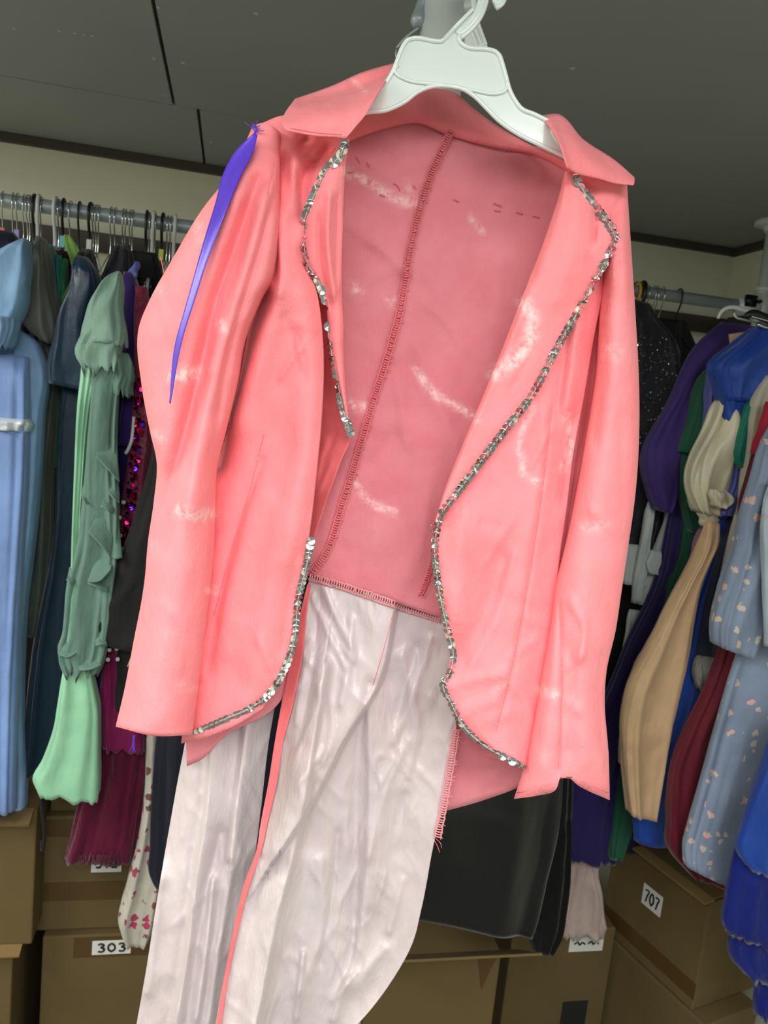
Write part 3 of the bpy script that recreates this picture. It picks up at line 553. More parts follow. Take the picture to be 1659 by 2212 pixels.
m = MB(); m.tube([(PXR, y, RZ-.05) for y in (1.0, 1.5, RY-.02)], RR, 16); m.build('tube', MT['rail'], t)

# ------------------------------------------------------------------ hangers on the back rail
ORD = 'first second third fourth fifth sixth seventh eighth ninth tenth eleventh twelfth thirteenth fourteenth fifteenth sixteenth seventeenth eighteenth nineteenth twentieth'.split()
ORD += ['twenty-'+o for o in ORD[:9]] + ['thirtieth'] + ['thirty-'+o for o in ORD[:9]]
def hook_pts(s=1.0):
    return cr([(0,.017,-.012),(0,.0195,0),(0,.014,.0145),(0,0,.0200),(0,-.014,.0145),(0,-.0197,0),(0,-.0165,-.02),(0,-.006,-.04),(0,0,-.062),(0,0,-.09)], 34)
kinds = {}
def hanger_proto(kind):
    if kind in kinds: return kinds[kind]
    mat = dict(wire=MT['chrome'], black=MT['plastic_black'], white=MT['plastic_white'], yellow=MT['plastic_yellow'], wide=MT['plastic_black'], slim=MT['plastic_black'])[kind]
    r = dict(wire=.0014, black=.0034, white=.0040, yellow=.0036, wide=.006, slim=.0024)[kind]
    a = MB(); P = hook_pts(); P = P*1.0; P[:, 1:] *= (1+(r-.0014)/.02); a.tube(P, r, 8)
    b = MB(); w = .14
    q = cr([(0,0,-.085),(0,.03,-.10),(0,w*.6,-.135),(0,w,-.165),(0,w-.01,-.178),(0,0,-.18),(0,-w+.01,-.178),(0,-w,-.165),(0,-w*.6,-.135),(0,-.03,-.10),(0,0,-.085)], 60)[:-1]
    b.tube(q, max(r, .0016), 6, closed=True)
    kinds[kind] = (a, b, mat); return kinds[kind]
meshes = {}
tagc = dict(lilac=(150,140,215), aqua=(120,190,205), white=(215,215,210), lime=(190,205,80), coral=(215,110,110))
for k_, v_ in tagc.items(): MT['tag_'+k_] = plain('size_tag_'+k_, v_, rough=.5)
GRP = 'hangers hooked on the back rail'
def place_hanger(px, kind, label, tagcol=None, yaw=None):
    x = float(W(np.array(float(px)), np.array(455.+.13*(px-190)), RY-.02)[0]); yaw = random.uniform(-.1, .1) if yaw is None else yaw
    e = empty('clothes_hanger', (x, RY, RZ), label, 'hanger', GRP, yaw)
    a, b, mat = hanger_proto(kind)
    for nm, mb_ in (('hook', a), ('shoulder_bar', b)):
        if (kind, nm) not in meshes:
            o = mb_.build(nm, mat, None); meshes[(kind, nm)] = o.data; o.parent = e
        else:
            o = bpy.data.objects.new(nm, meshes[(kind, nm)]); link(o, e)
    if tagcol:
        m_ = MB(); m_.box((0, -.0035, -.072), .011, .007, .026); m_.build('size_tag', MT['tag_'+tagcol], e, world=False, smooth=False, bevel=.001)
HOOKS = [(2,'wire','coral'),(24,'wire',None),(34,'wire','lilac'),(48,'wire',None),(57,'wire',None),(62,'wire',None),(70,'black',None),(79,'white',None),(86,'wire',None),(117,'white',None),(125,'wire',None),(134,'black','aqua'),(150,'wire',None),(169,'slim',None),(193,'black','white'),
  (201,'wire',None),(207,'wire',None),(212,'wire',None),(239,'wire',None),(248,'wire',None),(265,'wire',None),(270,'wire',None),(281,'wire',None),(286,'wire',None),(316,'black',None),(322,'wire',None),(330,'white',None),(335,'wire',None),(351,'black','lime'),(362,'wire',None),(369,'wire',None),(377,'white',None)]
KN = dict(wire='thin chrome wire hanger', black='black plastic hanger', white='white plastic hanger', slim='slim black hanger', wide='broad black velvet hanger', yellow='yellow plastic hanger')
for i, (px, kd, tg) in enumerate(HOOKS):
    place_hanger(px, kd, KN[kd] + (' with a %s size tag' % tg if tg else '') + ', %s from left on the back rail' % ORD[i], tg)
for i, (px, kd, lab) in enumerate([(1368,'black','black plastic hanger right beside the pink sleeve on the back rail'), (1384,'yellow','yellow plastic hanger on the back rail beside the pink sleeve'), (1398,'wide','broad black velvet hanger just right of the yellow one'),
      (1409,'wire','chrome wire hanger just right of the broad black hanger'), (1423,'wire','left hanger of the close pair of chrome wire hooks right of the jacket'), (1429,'wire','right hanger of the close pair of chrome wire hooks right of the jacket'), (1441,'wire','last chrome wire hanger toward the post on the back rail'), (1478,'slim','slim black hanger alone near the post end of the back rail')]):
    place_hanger(px, kd, lab, yaw=random.uniform(-.2, .02) if kd != 'yellow' else .12)

# ------------------------------------------------------------------ hanging garments
def loft(name, secs, Y, ry, mat, parent, k=7, amp=.008, seed=1, n=64, slope=.10, hem=0, vfreq=1.4, topfade=.15, sway=.004, crisp=0):
    """a hanging tube of cloth with real depth; secs = (y, left, right[, slope])."""
    S = np.array([(s[0], s[1], s[2], s[3] if len(s) > 3 else slope) for s in secs], float)
    t = S[:, 0]; nv = max(10, int((t[-1]-t[0])/9)); G = cr(S[:, [0, 1, 2, 3]], nv, t)
    V = np.linspace(0, 1, nv); th = np.linspace(0, 2*np.pi, n, endpoint=False); P = np.zeros((nv, n, 3))
    for i in range(nv):
        y, xl, xr, sl = G[i]; w = xr-xl
        Lp = W(xl, y-sl*w/2, Y); Rp = W(xr, y+sl*w/2, Y); c = (Lp+Rp)/2; a = (Rp-Lp)/2; A = np.linalg.norm(a)
        kk = k*.72
        f = np.array([noise.noise((kk*.32*math.cos(q)+seed*5.1, kk*.32*math.sin(q)-seed*2.3, V[i]*vfreq)) + .5*noise.noise((kk*.75*math.cos(q)-seed, kk*.75*math.sin(q)+seed, V[i]*vfreq*1.5)) for q in th])
        f = f*.75 + .55*np.array([.5-1.9*abs(noise.noise((kk*.42*math.cos(q)-seed*1.7, kk*.42*math.sin(q)+seed*3.1, V[i]*vfreq*.7+9))) for q in th])
        g = 1.7*amp*min(1, .25+V[i]/max(topfade, 1e-3)*.75)
        rd = ry*.75*min(1, .45+V[i]*6)
        lat = .35*g*f
        cs_ = np.sign(np.cos(th))*np.abs(np.cos(th))**.62; sn_ = np.sign(np.sin(th))*np.abs(np.sin(th))**.6
        P[i] = c + np.outer(cs_*(1+lat/max(A, .02)), a) + np.outer(sn_*rd*-1 + g*f*np.where(np.sin(th) > -.2, -1, 1)*np.abs(np.sin(th)), (0, 1, 0))
        P[i] += np.outer(np.full(n, sway*noise.noise((seed, V[i]*3, 0))), (1, 0, 0))
        cz = np.array([max(0, 1-2.4*abs(noise.noise((p_[0]*17+seed, p_[1]*17, p_[2]*7)))) for p_ in P[i]])**2*np.array([noise.noise((p_[0]*6, p_[1]*6+seed, p_[2]*4)) for p_ in P[i]])
        P[i] += np.outer(-.012*cz*np.sign(np.sin(th)), (0, 1, 0))
        if hem and V[i] > .9: P[i, :, 2] += hem*(V[i]-.9)/.1*np.array([noise.noise((k*.7*math.cos(q)+seed, k*.7*math.sin(q), 3)) for q in th])
    verts = P.reshape(-1, 3).tolist(); faces = grid_faces(nv, n, True)
    ctop = P[0].mean(0); verts.append(ctop); ct = len(verts)-1
    faces += [(ct, (j+1) % n, j) for j in range(n)]
    return obj(name, verts, faces, mat, parent, solid=.0016, offset=-1)
def garment(name, label, cat, secs, Y, group=None):
    p = W(np.array((secs[-1][1]+secs[-1][2])/2.), np.array(float(secs[-1][0])), Y)
    return empty(name, (float(p[0]), float(p[1]), float(p[2])), label, cat, group)
def ruffle(name, pts, Y, width, mat, parent, amp=.012, freq=3.0, seed=1, drop=.03):
    """wavy free-hanging frill following a pixel path"""
    q = resample(pts, 3.0); n = len(q); nu = 6; P = np.zeros((n, nu, 3)); T = np.gradient(q, axis=0); T /= np.linalg.norm(T, axis=1)[:, None]
    for i in range(n):
        ph = i*.105*freq
        for j in range(nu):
            v = j/(nu-1); wv = math.sin(ph+.8*math.sin(ph*.37+seed))*v
            p = W(q[i][0]-T[i][1]*(-width*v*(.75+.25*math.sin(ph*.5))), q[i][1]+T[i][0]*(-width*v)*0+wv*4, Y)
            P[i, j] = p + np.array([.4*amp*wv, -amp*(.5+wv)-.006, -drop*v*.35])
    return obj(name, P, grid_faces(n, nu), mat, parent, solid=.0012)

G1 = 'costumes on the left of the back rail'; G2 = 'costumes on the right rack'
simple_c('lightblue', (128, 166, 204), rough=.55, sheen=.1, bump=.15, scale=20)
simple_c('periwinkle_pale', (122, 150, 204), rough=.7, bump=.15, scale=20)
simple_c('satin_white', (205, 212, 222), rough=.3, sheen=0, bump=.1, spec=.6)
simple_c('charcoal', (88, 92, 84), rough=.5, bump=.25, scale=14, spec=.5)
simple_c('charcoal_skirt', (66, 74, 66), rough=.7, bump=.1)
simple_c('teal', (10, 112, 132), rough=.45, bump=.2, scale=18, spec=.5)
simple_c('turquoise', (20, 130, 128), rough=.5, bump=.2)
simple_c('emerald', (22, 130, 72), rough=.45, bump=.4, scale=24, spec=.5)
simple_c('lime', (128, 172, 84), rough=.8, bump=.2)
simple_c('navyteal', (16, 46, 70), rough=.35, bump=.2, scale=14, spec=.5)
simple_c('navyteal_skirt', (6, 34, 50), rough=.6, bump=.2)
simple_c('sage', (140, 174, 158), rough=.85, bump=.12, scale=60)
simple_c('sage_dark', (108, 140, 128), rough=.85, bump=.12, scale=60)
simple_c('mint', (150, 206, 170), rough=.45, bump=.1, spec=.5)
simple_c('mint_skirt', (130, 174, 140), rough=.7, bump=.1)
simple_c('velvet_purple', (46, 24, 96), rough=.8, sheen=.5, bump=.1)
simple_c('magenta', (128, 12, 58), rough=.45, bump=.35, scale=70, spec=.6)
simple_c('magenta_hem', (122, 12, 74), rough=.7, bump=.15)
simple_c('crimson', (92, 4, 46), rough=.75, bump=.3, scale=60)
simple_c('black_cloth', (26, 25, 27), rough=.75, sheen=.1, bump=.2)
simple_c('black_satin', (8, 9, 12), rough=.42, bump=.12, scale=9, spec=.5)
simple_c('black_velvet', (6, 6, 8), rough=.9, sheen=.15, bump=.3, scale=50)
simple_c('dark_navy', (17, 20, 38), rough=.7, bump=.1)
simple_c('black_sparkle', (24, 18, 32), rough=.5, bump=.8, scale=90)
simple_c('purple', (62, 40, 110), rough=.7, sheen=.2, bump=.1)
simple_c('purple_skirt', (38, 24, 84), rough=.8, bump=.15)
simple_c('green_velvet', (28, 84, 62), rough=.75, sheen=.3, bump=.15)
simple_c('periwinkle', (92, 98, 178), rough=.5, bump=.25, spec=.5)
simple_c('royal', (24, 66, 158), rough=.5, bump=.2, spec=.4)
simple_c('royal_deep', (6, 26, 116), rough=.7, bump=.2)
simple_c('cream', (206, 198, 170), rough=.4, bump=.2, scale=14, spec=.5)
simple_c('tan', (206, 170, 132), rough=.55, bump=.15)
simple_c('bluegrey_skirt', (48, 52, 78), rough=.7, bump=.1)
simple_c('beige', (186, 180, 164), rough=.8, bump=.1)
simple_c('seagreen', (4, 112, 92), rough=.5, bump=.15)
simple_c('cherry', (176, 26, 56), rough=.6, bump=.3)
simple_c('burgundy', (98, 16, 34), rough=.7, bump=.15)
simple_c('burgundy_dark', (70, 10, 24), rough=.7, bump=.15)
simple_c('white_cotton', (186, 192, 190), rough=.8, bump=.15)
simple_c('mauve', (160, 110, 140), rough=.8, bump=.5, scale=60)
simple_c('blush', (186, 164, 158), rough=.55, bump=.4, scale=22)
simple_c('lace', (176, 172, 164), rough=.9, bump=1, scale=120)
MT['floral_blue'] = dotted('blue_floral_print', (134, 148, 172), ((222, 172, 160), (196, 190, 170)), 38, .30, dens=.6)
MT['floral_cream'] = dotted('cream_floral_print', (196, 190, 178), ((176, 60, 96), (110, 80, 70)), 44, .40, dens=.55)
MT['plaid'] = dotted('pale_plaid', (170, 184, 196), ((200, 150, 150), (150, 170, 190)), 40, .3)

# 1 light blue gown, far left
s = [(518,52,61),(532,34,65),(548,8,66),(610,-50,64),(655,-60,56),(695,-60,40)]
g = garment('gown', 'light blue satin gown with a frilled capelet at the far left of the rail', 'dress', [(1740,-60,56)], 1.70, G1)
loft('capelet', s, 1.66, .06, MT['lightblue'], g, k=4, amp=.006, seed=1)
loft('frill', [(680,-62,36),(705,-62,39),(730,-62,30),(750,-62,18)], 1.645, .06, MT['lightblue'], g, k=11, amp=.012, seed=2, hem=.02)
loft('sleeve', [(700,-60,30),(725,-60,74),(760,-60,98),(900,-60,98),(1000,-60,92),(1150,-60,78),(1300,-60,60),(1500,-60,50),(1690,-60,58),(1738,-60,58)], 1.72, .05, MT['lightblue'], g, k=5, amp=.008, seed=3)
loft('skirt', [(765,-70,62),(900,-70,64),(1000,-70,60),(1200,-70,46),(1400,-70,36),(1600,-70,30),(1742,-70,28)], 1.67, .04, MT['periwinkle_pale'], g, k=11, amp=.014, seed=4, vfreq=.6)
loft('ribbon_band', [(898,-72,65),(912,-72,65.5),(926,-72,64)], 1.665, .046, MT['satin_white'], g, k=11, amp=.012, seed=4)
# 2 charcoal gown
g = garment('gown', 'charcoal grey satin gown with a loose cape top', 'dress', [(1368,45,88)], 1.76, G1)
loft('cape', [(515,82,100),(545,76,104),(608,46,115),(660,32,125),(700,38,127),(726,70,124),(742,100,119)], 1.735, .06, MT['charcoal'], g, k=4, amp=.012, seed=5, slope=.35)
loft('skirt', [(640,60,128),(760,90,134),(900,95,127),(1000,88,120),(1200,70,113),(1300,60,104),(1366,48,92)], 1.78, .05, MT['charcoal_skirt'], g, k=5, amp=.01, seed=6)
# 3 teal + emerald
g = garment('dress', 'teal satin dress showing as a narrow strip beside the charcoal cape', 'dress', [(1100,100,135)], 1.83, G1)
loft('bodice', [(530,106,116),(560,104,122),(620,108,130),(690,112,134),(840,112,138)], 1.815, .05, MT['teal'], g, k=6, amp=.006, seed=7)
loft('shoulder_strap', [(552,121,132),(600,122,134),(660,124,138),(700,126,138)], 1.80, .02, MT['turquoise'], g, k=4, amp=.003, seed=8)
g = garment('gown', 'emerald green gown glimpsed between charcoal and navy skirts', 'dress', [(1000,122,140)], 1.82, G1)
loft('skirt', [(560,136,146),(700,132,150),(840,128,160),(900,124,154),(990,122,140),(1010,124,134)], 1.815, .04, MT['emerald'], g, k=11, amp=.008, seed=9)
# 4 lime scarf top
g = garment('scarf', 'lime green chiffon scarf draped from a hanger beside teal dress', 'scarf', [(655,134,148)], 1.80, G1)
loft('drape', [(508,138,152),(530,140,168),(560,150,176),(590,156,174),(620,148,166),(640,138,156),(656,133,144)], 1.79, .012, MT['lime'], g, k=5, amp=.005, seed=10)
# 5 navy teal gown
g = garment('gown', 'dark navy teal satin gown with a short cape, left of the sage dress', 'dress', [(1660,55,112)], 1.74, G1)
loft('cape', [(556,166,192),(580,160,206),(620,154,216),(680,135,222),(740,121,226),(806,106,226),(840,112,228)], 1.70, .06, MT['navyteal'], g, k=5, amp=.010, seed=11, slope=.22)
loft('skirt', [(800,138,215),(900,132,200),(1000,126,192),(1200,112,172),(1400,74,160),(1600,56,140),(1662,54,114)], 1.75, .05, MT['navyteal_skirt'], g, k=8, amp=.012, seed=12)
# 6 sage chiffon dress
g = garment('dress', 'sage green chiffon dress with tiered flutter sleeve and cascading frill', 'dress', [(1710,75,218)], 1.62, G1)
loft('sleeve_tier', [(760,206,276),(785,206,283),(815,204,285),(848,206,281)], 1.625, .045, MT['sage_dark'], g, k=9, amp=.014, seed=15, hem=.02)
loft('sleeve_tier', [(700,190,270),(740,172,268),(775,164,262),(800,182,256)], 1.605, .05, MT['sage'], g, k=9, amp=.012, seed=14, hem=.025)
loft('sleeve_tier', [(588,253,261),(603,234,263),(630,214,265),(680,190,270),(715,178,273),(742,174,275)], 1.60, .055, MT['sage'], g, k=6, amp=.008, seed=13, hem=.015)
loft('underskirt', [(780,178,215),(900,174,200),(1000,168,190),(1204,154,178),(1350,145,190),(1430,140,200),(1528,126,220),(1565,120,220),(1640,95,219),(1690,74,218),(1712,84,216)], 1.64, .045, MT['mint'], g, k=7, amp=.010, seed=16, hem=.01)
loft('overskirt', [(800,200,262),(900,194,252),(1000,184,250),(1100,174,252),(1204,162,250),(1254,150,246),(1363,140,232),(1420,132,222),(1446,150,208)], 1.615, .035, MT['sage_dark'], g, k=8, amp=.012, seed=17, hem=.035)
def wpatch(name, rows, Y, mat, parent, bow=.0, lift=0, seed=1, nu=14, wr=.002):
    R = np.array([cr(r, nu) for r in rows]); G = cr(R.reshape(len(R), -1), 22, np.arange(len(R))).reshape(22, nu, 2)
    U, V = np.meshgrid(np.linspace(-1, 1, nu), np.linspace(0, 1, 22)); Yv = Y + .03 - bow*np.cos(U*1.57)*V - (lift+.03)*V + wr*n3(G[..., 0], G[..., 1], 22, seed)
    return obj(name, W(G[..., 0], G[..., 1], Yv), grid_faces(22, nu), mat, parent, solid=.0018)
for i, (rows, lf) in enumerate([
  ([[(226,925),(240,925),(250,930)],[(212,966),(234,978),(254,990)],[(208,988),(232,1013),(258,1041)]],.02), ([[(226,1000),(244,1020),(255,1040)],[(232,1050),(246,1060),(258,1070)],[(235,1067),(247,1078),(258,1087)]],.014),
  ([[(228,1060),(238,1075),(246,1090)],[(222,1080),(236,1088),(247,1096)],[(217,1095),(230,1099),(243,1106)]],.016), ([[(226,1085),(236,1092),(244,1105)],[(205,1122),(224,1138),(244,1156)],[(189,1148),(212,1172),(239,1204)]],.026),
  ([[(242,1108),(251,1112),(256,1120)],[(240,1160),(252,1164),(260,1166)],[(239,1203),(251,1207),(264,1205)]],.018), ([[(214,1170),(232,1188),(243,1206)],[(200,1226),(220,1226),(242,1218)],[(189,1257),(212,1256),(239,1231)]],.024),
  ([[(204,1222),(220,1232),(236,1236)],[(196,1250),(214,1258),(236,1262)],[(190,1260),(211,1269),(233,1278)]],.016), ([[(180,1040),(186,1042),(192,1045)],[(176,1070),(182,1074),(190,1080)],[(178,1078),(183,1084),(190,1090)]],.012),
  ([[(150,1225),(156,1228),(162,1232)],[(146,1246),(152,1250),(160,1254)],[(143,1252),(149,1257),(157,1262)]],.012), ([[(140,1340),(148,1344),(156,1350)],[(136,1390),(146,1396),(158,1402)],[(129,1416),(146,1420),(164,1412)]],.014),
  ([[(165,1380),(190,1384),(214,1388)],[(166,1425),(188,1430),(216,1428)],[(172,1449),(196,1446),(219,1436)]],.018), ([[(205,1330),(218,1336),(230,1340)],[(206,1375),(220,1380),(230,1382)],[(207,1396),(220,1392),(231,1396)]],.016)]):
    wpatch('frill', rows, 1.588, MT['sage_dark'], g, bow=.008, lift=lf*.6, seed=i)
# 7 purple velvet
g = garment('gown', 'deep purple velvet gown between sage and magenta costumes', 'dress', [(1520,200,240)], 1.76, G1)
loft('bodice', [(590,268,292),(640,262,304),(720,262,302),(830,262,300),(960,244,296)], 1.71, .05, MT['velvet_purple'], g, k=5, amp=.006, seed=18)
loft('skirt', [(900,246,290),(1000,240,282),(1150,238,270),(1300,226,262),(1440,208,246),(1522,202,240)], 1.73, .05, MT['velvet_purple'], g, k=6, amp=.008, seed=19)
# 8 magenta sequin costume
g = garment('costume', 'magenta sequinned costume with fringed skirt hem', 'dress', [(1860,140,300)], 1.74, G1)
loft('bodice', [(620,292,318),(700,289,330),(820,288,338),(900,284,338),(1000,278,335),(1100,262,324),(1200,258,314),(1400,238,300)], 1.69, .05, MT['magenta'], g, k=6, amp=.008, seed=20)
loft('peplum', [(1380,232,280),(1480,222,300),(1580,219,318),(1606,222,318)], 1.70, .06, MT['magenta_hem'], g, k=8, amp=.010, seed=21, hem=.015)
loft('skirt', [(1560,222,318),(1640,208,317),(1730,172,312),(1800,154,303),(1846,141,298)], 1.72, .055, MT['crimson'], g, k=11, amp=.014, seed=22, hem=.008, slope=0)
m = MB()
for i in range(70):
    x = 141+i*2.25; p = W(np.array(x), np.array(1843+.0*(x-141)+random.uniform(-4, 6)), 1.72-.055*math.sin(math.pi*(x-138)/165)); m.tube([p, p+np.array([random.uniform(-.003, .003), -.002, -.012]), p+np.array([random.uniform(-.005, .005), -.003, -.022])], .0012, 4)
o = m.build('fringe', MT['crimson'], g); o['kind'] = 'stuff'
m = MB(); MT['sequin_red'] = plain('iridescent_red_sequin', (170, 20, 70), rough=.15, metallic=1, var=.3); MT['sequin_violet'] = plain('violet_sequin', (86, 30, 190), rough=.15, metallic=1)
m2 = MB()
for i in range(150):
    y = random.uniform(820, 1190); x = np.interp(y, [820, 900, 1000, 1100, 1190], [302, 300, 290, 280, 268])+random.uniform(-9, 9)
    p = W(np.array(x), np.array(y), 1.63); (m if random.random() < .7 else m2).disc(p, RS.normal(0, .5, 3)+(0, -1, .3), .0042, .0003, 10)
m.build('sequins', MT['sequin_red'], g, smooth=False)['kind'] = 'stuff'; m2.build('sequins', MT['sequin_violet'], g, smooth=False)['kind'] = 'stuff'
m = MB()
for x, y in [(267,1085),(258,1118),(260,1157),(264,1186),(236,1404),(252,1402),(233,1425),(254,1424)]: m.disc(W(np.array(float(x)), np.array(float(y)), 1.625), (0, -1, .2), .0042, .001, 12)
m.build('white_spots', MT['white_cotton'], g, smooth=False)['kind'] = 'stuff'
m = MB(); q = resample([(289,900),(287,930),(283,955),(276,972),(271,980)], 5); P = W(q[:, 0], q[:, 1], np.full(len(q), 1.63)); m.tube(P, .0035, 6); m.build('cord', MT['white_cotton'], g)
# 9 black piped garment
g = garment('coat', 'black costume coat with thin white piping behind the pink sleeve', 'coat', [(1405,206,360)], 1.60, G1)
loft('body', [(900,330,420),(1000,327,420),(1103,294,410),(1222,257,400),(1330,222,390),(1375,209,380),(1402,230,380)], 1.62, .04, MT['black_cloth'], g, k=4, amp=.006, seed=23, slope=.2)
loft('lower_hem', [(1380,258,330),(1450,252,320),(1530,250,318)], 1.66, .04, MT['black_cloth'], g, k=4, amp=.004, seed=24)
m = MB(); q = resample([(316,1240),(306,1310),(296,1370),(284,1420),(276,1440)], 8); m.tube(W(q[:, 0], q[:, 1], np.full(len(q), 1.572)), .0016, 6); m.build('piping', MT['white_cotton'], g)
# 10 floral cream, 11 navy gown, 12 black skirt, 13 velvet
g = garment('dress', 'cream dress printed with pink flowers hanging low in front of the boxes', 'dress', [(2028,290,312)], 1.84, G1)
loft('skirt', [(560,374,392),(900,372,398),(1300,345,400),(1500,318,390),(1600,315,380),(1700,312,372),(1800,299,362),(1914,272,348),(2000,256,330),(2030,268,318)], 1.70, .04, MT['floral_cream'], g, k=7, amp=.010, seed=25)
g = garment('gown', 'plain dark navy gown seen between and left of the pale tails', 'dress', [(1920,338,560)], 1.6, G1)
loft('skirt', [(560,520,580),(600,470,630),(680,445,660),(900,425,680),(1200,380,690),(1500,350,680),(1600,343,668),(1840,331,640),(1900,331,600),(1925,345,560)], 1.58, .05, MT['dark_navy'], g, k=9, amp=.016, seed=26)
g = garment('skirt', 'black satin skirt hanging below the pink right front', 'skirt', [(2005,850,1148)], 1.4)
loft('body', [(1000,780,1230),(1400,800,1216),(1600,815,1208),(1720,822,1200),(1850,832,1176),(1960,842,1154),(1988,848,1146)], 1.42, .05, MT['black_satin'], g, k=4, amp=.02, seed=27, slope=.20, topfade=.5)
g = garment('gown', 'soft black velvet gown hanging right of the black satin skirt', 'dress', [(2045,1160,1200)], 1.7)
loft('skirt', [(1000,1120,1240),(1400,1130,1236),(1700,1135,1232),(1850,1132,1227),(1950,1128,1216),(2010,1132,1204),(2045,1150,1184)], 1.60, .05, MT['black_velvet'], g, k=6, amp=.012, seed=28, hem=.01)
# dark tops crammed on the left rail, plus fillers added to darken gaps
g = garment('top', 'black beaded top on wire hangers above the navy cape', 'top', [(660,168,215)], 1.8, G1)
loft('body', [(540,176,200),(575,172,206),(620,166,215),(680,165,222)], 1.76, .05, MT['black_sparkle'], g, k=8, amp=.012, seed=29)
g = garment('top', 'black lace top on wire hangers right of the beaded black top', 'top', [(660,230,290)], 1.8, G1)
loft('body', [(528,252,280),(560,240,288),(600,222,292),(680,212,296),(760,220,300)], 1.78, .05, MT['black_sparkle'], g, k=8, amp=.012, seed=30)
g = garment('gown', 'added dark navy filler gown darkening the gap behind the light blue capelet', 'dress', [(720,0,60)], 1.85, G1)  # filler added so the far-left gap reads dark
loft('body', [(500,-30,30),(540,-50,60),(640,-60,75),(760,-60,90)], 1.82, .05, MT['dark_navy'], g, k=6, amp=.008, seed=31)
g = garment('gown', 'added black filler gown darkening gaps behind the charcoal and emerald skirts', 'dress', [(1600,60,200)], 1.9, G1)  # filler added to keep the gaps between these skirts dark
loft('body', [(545,118,180),(620,110,215),(800,100,220),(1100,60,215),(1400,10,210),(1640,0,200)], 1.87, .05, MT['black_cloth'], g, k=7, amp=.010, seed=32)
g = garment('gown', 'added black filler gown darkening gaps behind the magenta costume at the left rail', 'dress', [(1500,220,330)], 1.9, G1)  # filler added behind the magenta costume to darken the gaps
loft('body', [(545,268,340),(600,262,352),(900,255,350),(1200,240,345),(1500,215,330),(1640,215,330)], 1.87, .05, MT['black_cloth'], g, k=7, amp=.010, seed=33)
g = garment('top', 'lilac strap top on the white hangers near the pink sleeve', 'top', [(600,275,300)], 1.8, G1)
loft('body', [(566,292,302),(580,284,302),(594,276,296),(604,276,288)], 1.70, .012, MT['periwinkle'], g, k=4, amp=.002, seed=34)

# right rack, far to near
g = garment('top', 'black sequinned evening top on the yellow hanger right of the jacket', 'top', [(1180,1330,1400)], 1.85, G2)
loft('body', [(650,1345,1400),(672,1345,1408),(695,1345,1424),(716,1345,1443),(770,1340,1463),(830,1335,1474),(950,1325,1450),(1080,1320,1420),(1180,1318,1398)], 1.83, .05, MT['black_sparkle'], g, k=8, amp=.012, seed=40, slope=.3)
m = MB()
for i in range(190):
    y = random.uniform(720, 960); x = random.uniform(1366, np.interp(y, [720, 770, 830, 960], [1440, 1460, 1468, 1430])); m.disc(W(np.array(x), np.array(y), 1.765), RS.normal(0, .6, 3)+(0, -1, .3), .0019, .0003, 8)
m.build('sequins', MT['sequin'], g, smooth=False)['kind'] = 'stuff'
m = MB(); q = resample([(1464,700),(1460,715),(1466,770)], 6); m.tube(W(q[:, 0], q[:, 1], np.full(len(q), 1.80)), .0022, 6); q = resample([(1470,690),(1468,730),(1470,775),(1474,800)], 6); m.tube(W(q[:, 0], q[:, 1], np.full(len(q), 1.80)), .0022, 6); m.build('strap', MT['black_cloth'], g)
g = garment('gown', 'black gown behind the white blouse and purple dress', 'dress', [(1700,1240,1380)], 1.95, G2)
loft('body', [(690,1400,1480),(800,1380,1520),(1000,1340,1560),(1300,1290,1540),(1600,1240,1480),(1800,1220,1420)], 1.92, .04, MT['black_cloth'], g, k=6, amp=.010, seed=41)
g = garment('gown', 'added dark navy filler gown darkening gaps behind the tan and green skirts', 'dress', [(1800,1300,1440)], 1.9, G2)  # filler added so gaps between the right-rack skirts stay dark
loft('skirt', [(860,1480,1640),(1000,1450,1640),(1300,1400,1620),(1600,1330,1560),(1840,1300,1500)], 1.80, .03, MT['dark_navy'], g, k=6, amp=.008, seed=42)
g = garment('blouse', 'white cotton blouse with open cuffs below the purple sleeve', 'blouse', [(1300,1366,1405)], 1.80, G2)
loft('body', [(1040,1452,1474),(1081,1446,1473),(1126,1436,1464),(1194,1412,1448),(1253,1396,1424),(1294,1370,1410),(1304,1368,1392)], 1.76, .012, MT['white_cotton'], g, k=5, amp=.010, seed=43)
loft('sleeve', [(1085,1400,1416),(1160,1386,1402),(1239,1370,1394),(1300,1366,1384)], 1.75, .012, MT['white_cotton'], g, k=4, amp=.005, seed=44)
loft('cuff', [(1176,1352,1382),(1220,1350,1378),(1262,1347,1366)], 1.77, .012, MT['white_cotton'], g, k=3, amp=.004, seed=45)
loft('cuff', [(1190,1406,1444),(1225,1396,1440),(1240,1402,1432)], 1.735, .012, MT['white_cotton'], g, k=3, amp=.004, seed=46)
loft('shirt_tail', [(1318,1360,1388),(1400,1348,1376),(1478,1328,1352)], 1.80, .015, MT['white_cotton'], g, k=4, amp=.005, seed=47)
g = garment('dress', 'dark purple long-sleeved dress with a wide flared skirt', 'dress', [(1860,1215,1310)], 1.74, G2)
loft('sleeve', [(703,1560,1660),(722,1540,1650),(745,1516,1610),(801,1478,1545),(860,1452,1512),(903,1428,1500),(960,1396,1480),(1010,1388,1466),(1058,1400,1458),(1088,1410,1448),(1104,1418,1440)], 1.70, .035, MT['purple'], g, k=5, amp=.010, seed=48, slope=.15)
loft('skirt', [(1060,1460,1500),(1144,1446,1484),(1250,1424,1462),(1400,1356,1430),(1500,1316,1385),(1600,1262,1362),(1700,1212,1352),(1800,1194,1334),(1852,1208,1322)], 1.715, .035, MT['purple_skirt'], g, k=11, amp=.014, seed=49, hem=.01)
g = garment('dress', 'bottle green velvet dress with puffed sleeve beside the purple one', 'dress', [(1845,1314,1330)], 1.66, G2)
